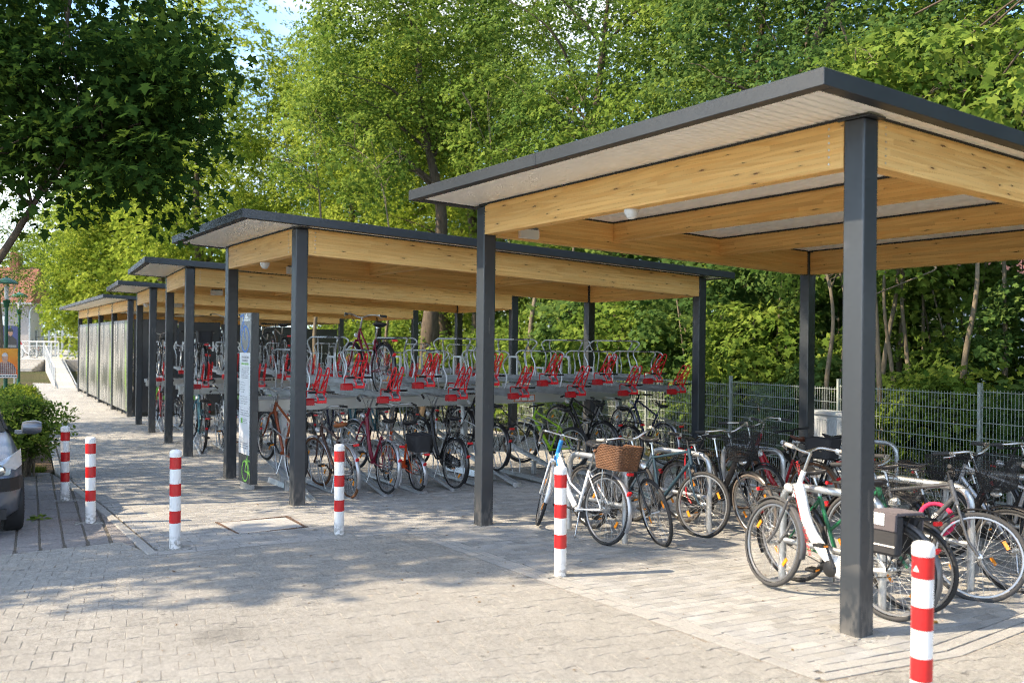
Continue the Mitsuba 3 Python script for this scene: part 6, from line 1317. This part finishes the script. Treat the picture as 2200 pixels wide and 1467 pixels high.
lk = bicycle('white step-through bicycle parked by the terrace railing far away', AT(74, 768, 63) * [1, 1, 0] + [0, 0, zt_], PI * .97, group='hoops', style='ebike', frame_m='p_white', fender='p_white', fine=False, seat_h=.95)
labels[lk].pop('group')
# house
k = thing('house', 'grey rendered house with a steep red tiled roof, at the far left', 'house'); Yh = 70.0; e1 = AT(61, 650, Yh); e2 = AT(90, 650, Yh + 9); ez = e1[2]; xw = -62.0
e2 = np.array([AT(91, 0, Yh + 7.5)[0], Yh + 7.5, ez]); fl = np.array([xw, Yh, ez])
def WQ(a, b, z0_, z1_, out, mk, nm, th=.05):
    a, b = np.array([a[0], a[1], 0.0]), np.array([b[0], b[1], 0.0]); return part(k, nm, MB().box((a + b) / 2 + [0, 0, (z0_ + z1_) / 2] - out * th, (b - a) / 2, out * th, [0, 0, (z1_ - z0_) / 2]), mk)
sd_ = nrm(np.cross(e2 - e1, [0, 0, 1.0])); WQ(fl, e1, zt_, ez, np.array([0, -1.0, 0]), 'm_wall', 'front_wall'); WQ(e1 + [0, .1, 0], e2, zt_, ez, sd_, 'm_walls', 'side_wall')
for i, x in enumerate((-45.6, -42.6, -39.9)):
    wk = part(k, 'window', MB().box([x, Yh - .02, ez - 1.55], [.95, 0, 0], [0, .03, 0], [0, 0, .55]), 'm_wall'); part(wk, 'pane', MB().box([x, Yh - .06, ez - 1.55], [.85, 0, 0], [0, .015, 0], [0, 0, .45]), 'm_lens')
part(k, 'downpipe', MB().tube(fillet([e1 + [.55, .1, -.05], e1 + [.15, -.12, -.6], [e1[0] + .15, e1[1] - .12, zt_]], .3, 4), .06, 8), 'm_galv')
mat('m_tile', proc(lambda p, n, uv: mix((0.26, 0.115, 0.08), (0.17, 0.075, 0.06), noise(p.x * 5, p.y * 5, p.z * 5)) * (.8 + .4 * fbm(p.x, p.y, p.z, 3))), 0.8, spec=0.2)
rk = part(k, 'roof', MB().quad([xw, Yh - .5, ez - .1], e1 + [.6, -.5, -.1], [e1[0] - 1.5, Yh + 4.6, ez + 3.0], [xw, Yh + 4.6, ez + 3.0]).add([e1 + [.6, -.5, -.1], e2 + [.6, .5, -.1], [e1[0] - 1.5, Yh + 4.6, ez + 3.0]], [[0, 1, 2]]), 'm_tile')
A_, B_, T_ = np.array([xw, Yh - .5, ez - .1]), e1 + [.6, -.5, -.1], np.array([0, 5.1, 3.1]); m = MB(); nr_, nc = 20, 60
for i in range(nr_):
    for j in range(nc):
        x = -50 + j * .30; zc_ = T_ * (i + .5) / nr_
        if x > B_[0] - (i + .5) / nr_ * 2.1 - .1: continue
        m.add(*MB().box([x, A_[1] + zc_[1], A_[2] + zc_[2] + .03], [.135, 0, 0], nrm(T_) * .15, nrm(np.cross([1, 0, 0], T_)) * .03 + np.array([0, -.01, .02])).arrays())
part(rk, 'tile', m, 'm_tile', kind='stuff'); part(rk, 'gutter', MB().tube([A_ + [0, -.08, .0], B_ + [0, -.08, 0], e2 + [.68, .5, -.1]], .07, 8), 'm_galv'); part(rk, 'chimney', MB().bevel([e1[0] - 3.4, Yh + 4.4, ez + 3.3], [.35, 0, 0], [0, .35, 0], [0, 0, 1.0], .03), 'm_tile')
# ------------------------------------------------------------------ shrubs in the planting bed
def shrub(c, R_, H, n, per, size, seed, lb, pal, bare=.45):
    r = np.random.default_rng(seed); b = np.array([c[0], c[1], gz(*c) - .03]); k = thing('shrub', lb, 'shrub', 'shrubs in the planting bed'); m = MB()
    for i in range(26):
        a = r.uniform(0, 2 * PI); e = b + [math.cos(a) * R_ * r.uniform(.2, .8), math.sin(a) * R_ * r.uniform(.2, .8), H * r.uniform(.6, .95)]; s_ = b + np.append(r.normal(0, R_ * .16, 2), -.02); m.tube(fillet([s_, s_ * .6 + e * .4 + [0, 0, H * .16], e], .3, 4), [.010, .004], 4, caps=False)
    part(k, 'stems', m, 'm_barkpale', kind='stuff'); cc, dd = crown_centres(r, b + [0, 0, H * (.5 + bare / 2)], np.array([R_, R_, H * (1 - bare) / 2]), n, .65, .3); pos, ax, nr, sz, idx = sprays(r, cc, .16, per, size, .2, outward=dd)
    v, f, col = leaves(OVAL, pos, ax + np.array([0, 0, .7]), nr, sz, r, tint_of(r, len(pos), pal)); part(k, 'leaves', mikit.ply(trimesh.Trimesh(v, f, process=False), 'm_leaf', smooth=True, color=col))
# white house glimpsed between the stems at the right
k = thing('house', 'white house with a red roof glimpsed between the stems at the right', 'house'); c = np.array([19.5, 40.0]); X, Yv = np.array([.84, .54, 0]), np.array([-.54, .84, 0]); z = gz(*c); c3 = np.array([c[0], c[1], z])
mat('m_whitewall', (0.62, 0.61, 0.59), 0.85)
part(k, 'wall', MB().box(c3 + [0, 0, 2.6], X * 7, Yv * 4, Zv * 2.7), 'm_whitewall'); q = [c3 + X * a * 7.4 + Yv * b * 4.5 + Zv * h for a, b, h in ((-1, -1, 5.2), (1, -1, 5.2), (1, 0, 8.6), (-1, 0, 8.6), (-1, 1, 5.2), (1, 1, 5.2))]
part(k, 'roof', MB().quad(q[0], q[1], q[2], q[3]).quad(q[5], q[4], q[3], q[2]).add([q[0], q[3], q[4]], [[0, 1, 2]]).add([q[1], q[5], q[2]], [[0, 1, 2]]), 'm_tile')
for i in range(5):
    for h in (1.5, 4.0): wk = part(k, 'window', MB().box(c3 + X * (-5.4 + 2.7 * i) - Yv * 4.01 + Zv * h, X * .55, Yv * .03, Zv * .65), 'm_lamp'); part(wk, 'pane', MB().box(c3 + X * (-5.4 + 2.7 * i) - Yv * 4.05 + Zv * h, X * .46, Yv * .015, Zv * .56), 'm_glassy')
shrub(pix(60, 1022)[:2], .29, 1.15, 150, 34, .05, 301, 'shrub with bare lower stems beside the nose of the parked car', [(.05, .10, .02), (.085, .15, .025), (.13, .20, .03)], .42)
shrub(pix(36, 950)[:2] + np.array([-.15, .3]), .40, 1.0, 170, 30, .055, 302, 'yellow green shrub behind the one with bare stems', GREEN, .25)
shrub(at(40, 20.5)[:2], .55, 1.15, 200, 28, .07, 303, 'low green shrub at the foot of the nearer street lamp', BRIGHT, .2)
shrub(at(38, 24.0)[:2], .6, 1.1, 200, 24, .08, 304, 'farthest shrub, behind the orange poster', GREEN, .2)
for px, Y, sd, lb in ((20, 13.5, 305, 'dim shrub behind the roof of the parked car'), (-30, 16, 306, 'shrub at the left edge behind the parked car')): shrub(at(px, Y)[:2], .8, 1.3, 200, 24, .07, sd, lb, GREEN, .2)
lawn = [at(-60, 19)[:2], at(40, 19)[:2], at(62, 33)[:2], at(-60, 33)[:2]]; grass('lawn_grass', lawn, 9000, .10, 13, 'sunlit lawn behind the shrubs on the left'); 
# weed in the parking bay, dry leaves on the paving
r = np.random.default_rng(401); c = pix(86, 1115); pos = np.repeat(c[None], 26, 0) + np.c_[r.normal(0, .05, (26, 2)), r.uniform(.0, .05, 26)]; ax = np.c_[r.normal(0, 1, (26, 2)), r.uniform(-.1, .5, 26)]; v, f, col = leaves(OVAL, pos, ax, np.tile([0, 0, 1.0], (26, 1)) + r.normal(0, .3, (26, 3)), r.uniform(.05, .09, 26), r, tint_of(r, 26, GREEN))
k = thing('weed', 'small green weed growing between the parking pavers', 'weed'); scene[k] = mikit.ply(trimesh.Trimesh(v, f, process=False), 'm_leaf', smooth=True, color=col)
n = 420; q = np.c_[r.uniform(-5, 6, n), r.uniform(3.0, 16, n) ** 1.0]; q = q[np.abs(q[:, 0]) < .6 * q[:, 1]]; n = len(q); pos = np.c_[q, [gz(*e) + .008 for e in q]]; a = r.uniform(0, 2 * PI, n)
DRY = [(.10, .045, .018), (.17, .085, .03), (.24, .16, .06)]
v, f, col = leaves(OVAL, pos, np.c_[np.cos(a), np.sin(a), r.normal(0, .12, n)], np.c_[r.normal(0, .25, (n, 2)), np.ones(n)], r.uniform(.012, .045, n) * np.where(r.uniform(0, 1, n) > .9, 1.5, .8), r, tint_of(r, n, DRY))
scene['leaf_litter'] = mikit.ply(trimesh.Trimesh(v, f, process=False), 'm_leaf', smooth=True, color=col); labels['leaf_litter'] = {'label': 'dry brown leaves and bits scattered over the paving', 'category': 'leaf litter', 'kind': 'stuff'}
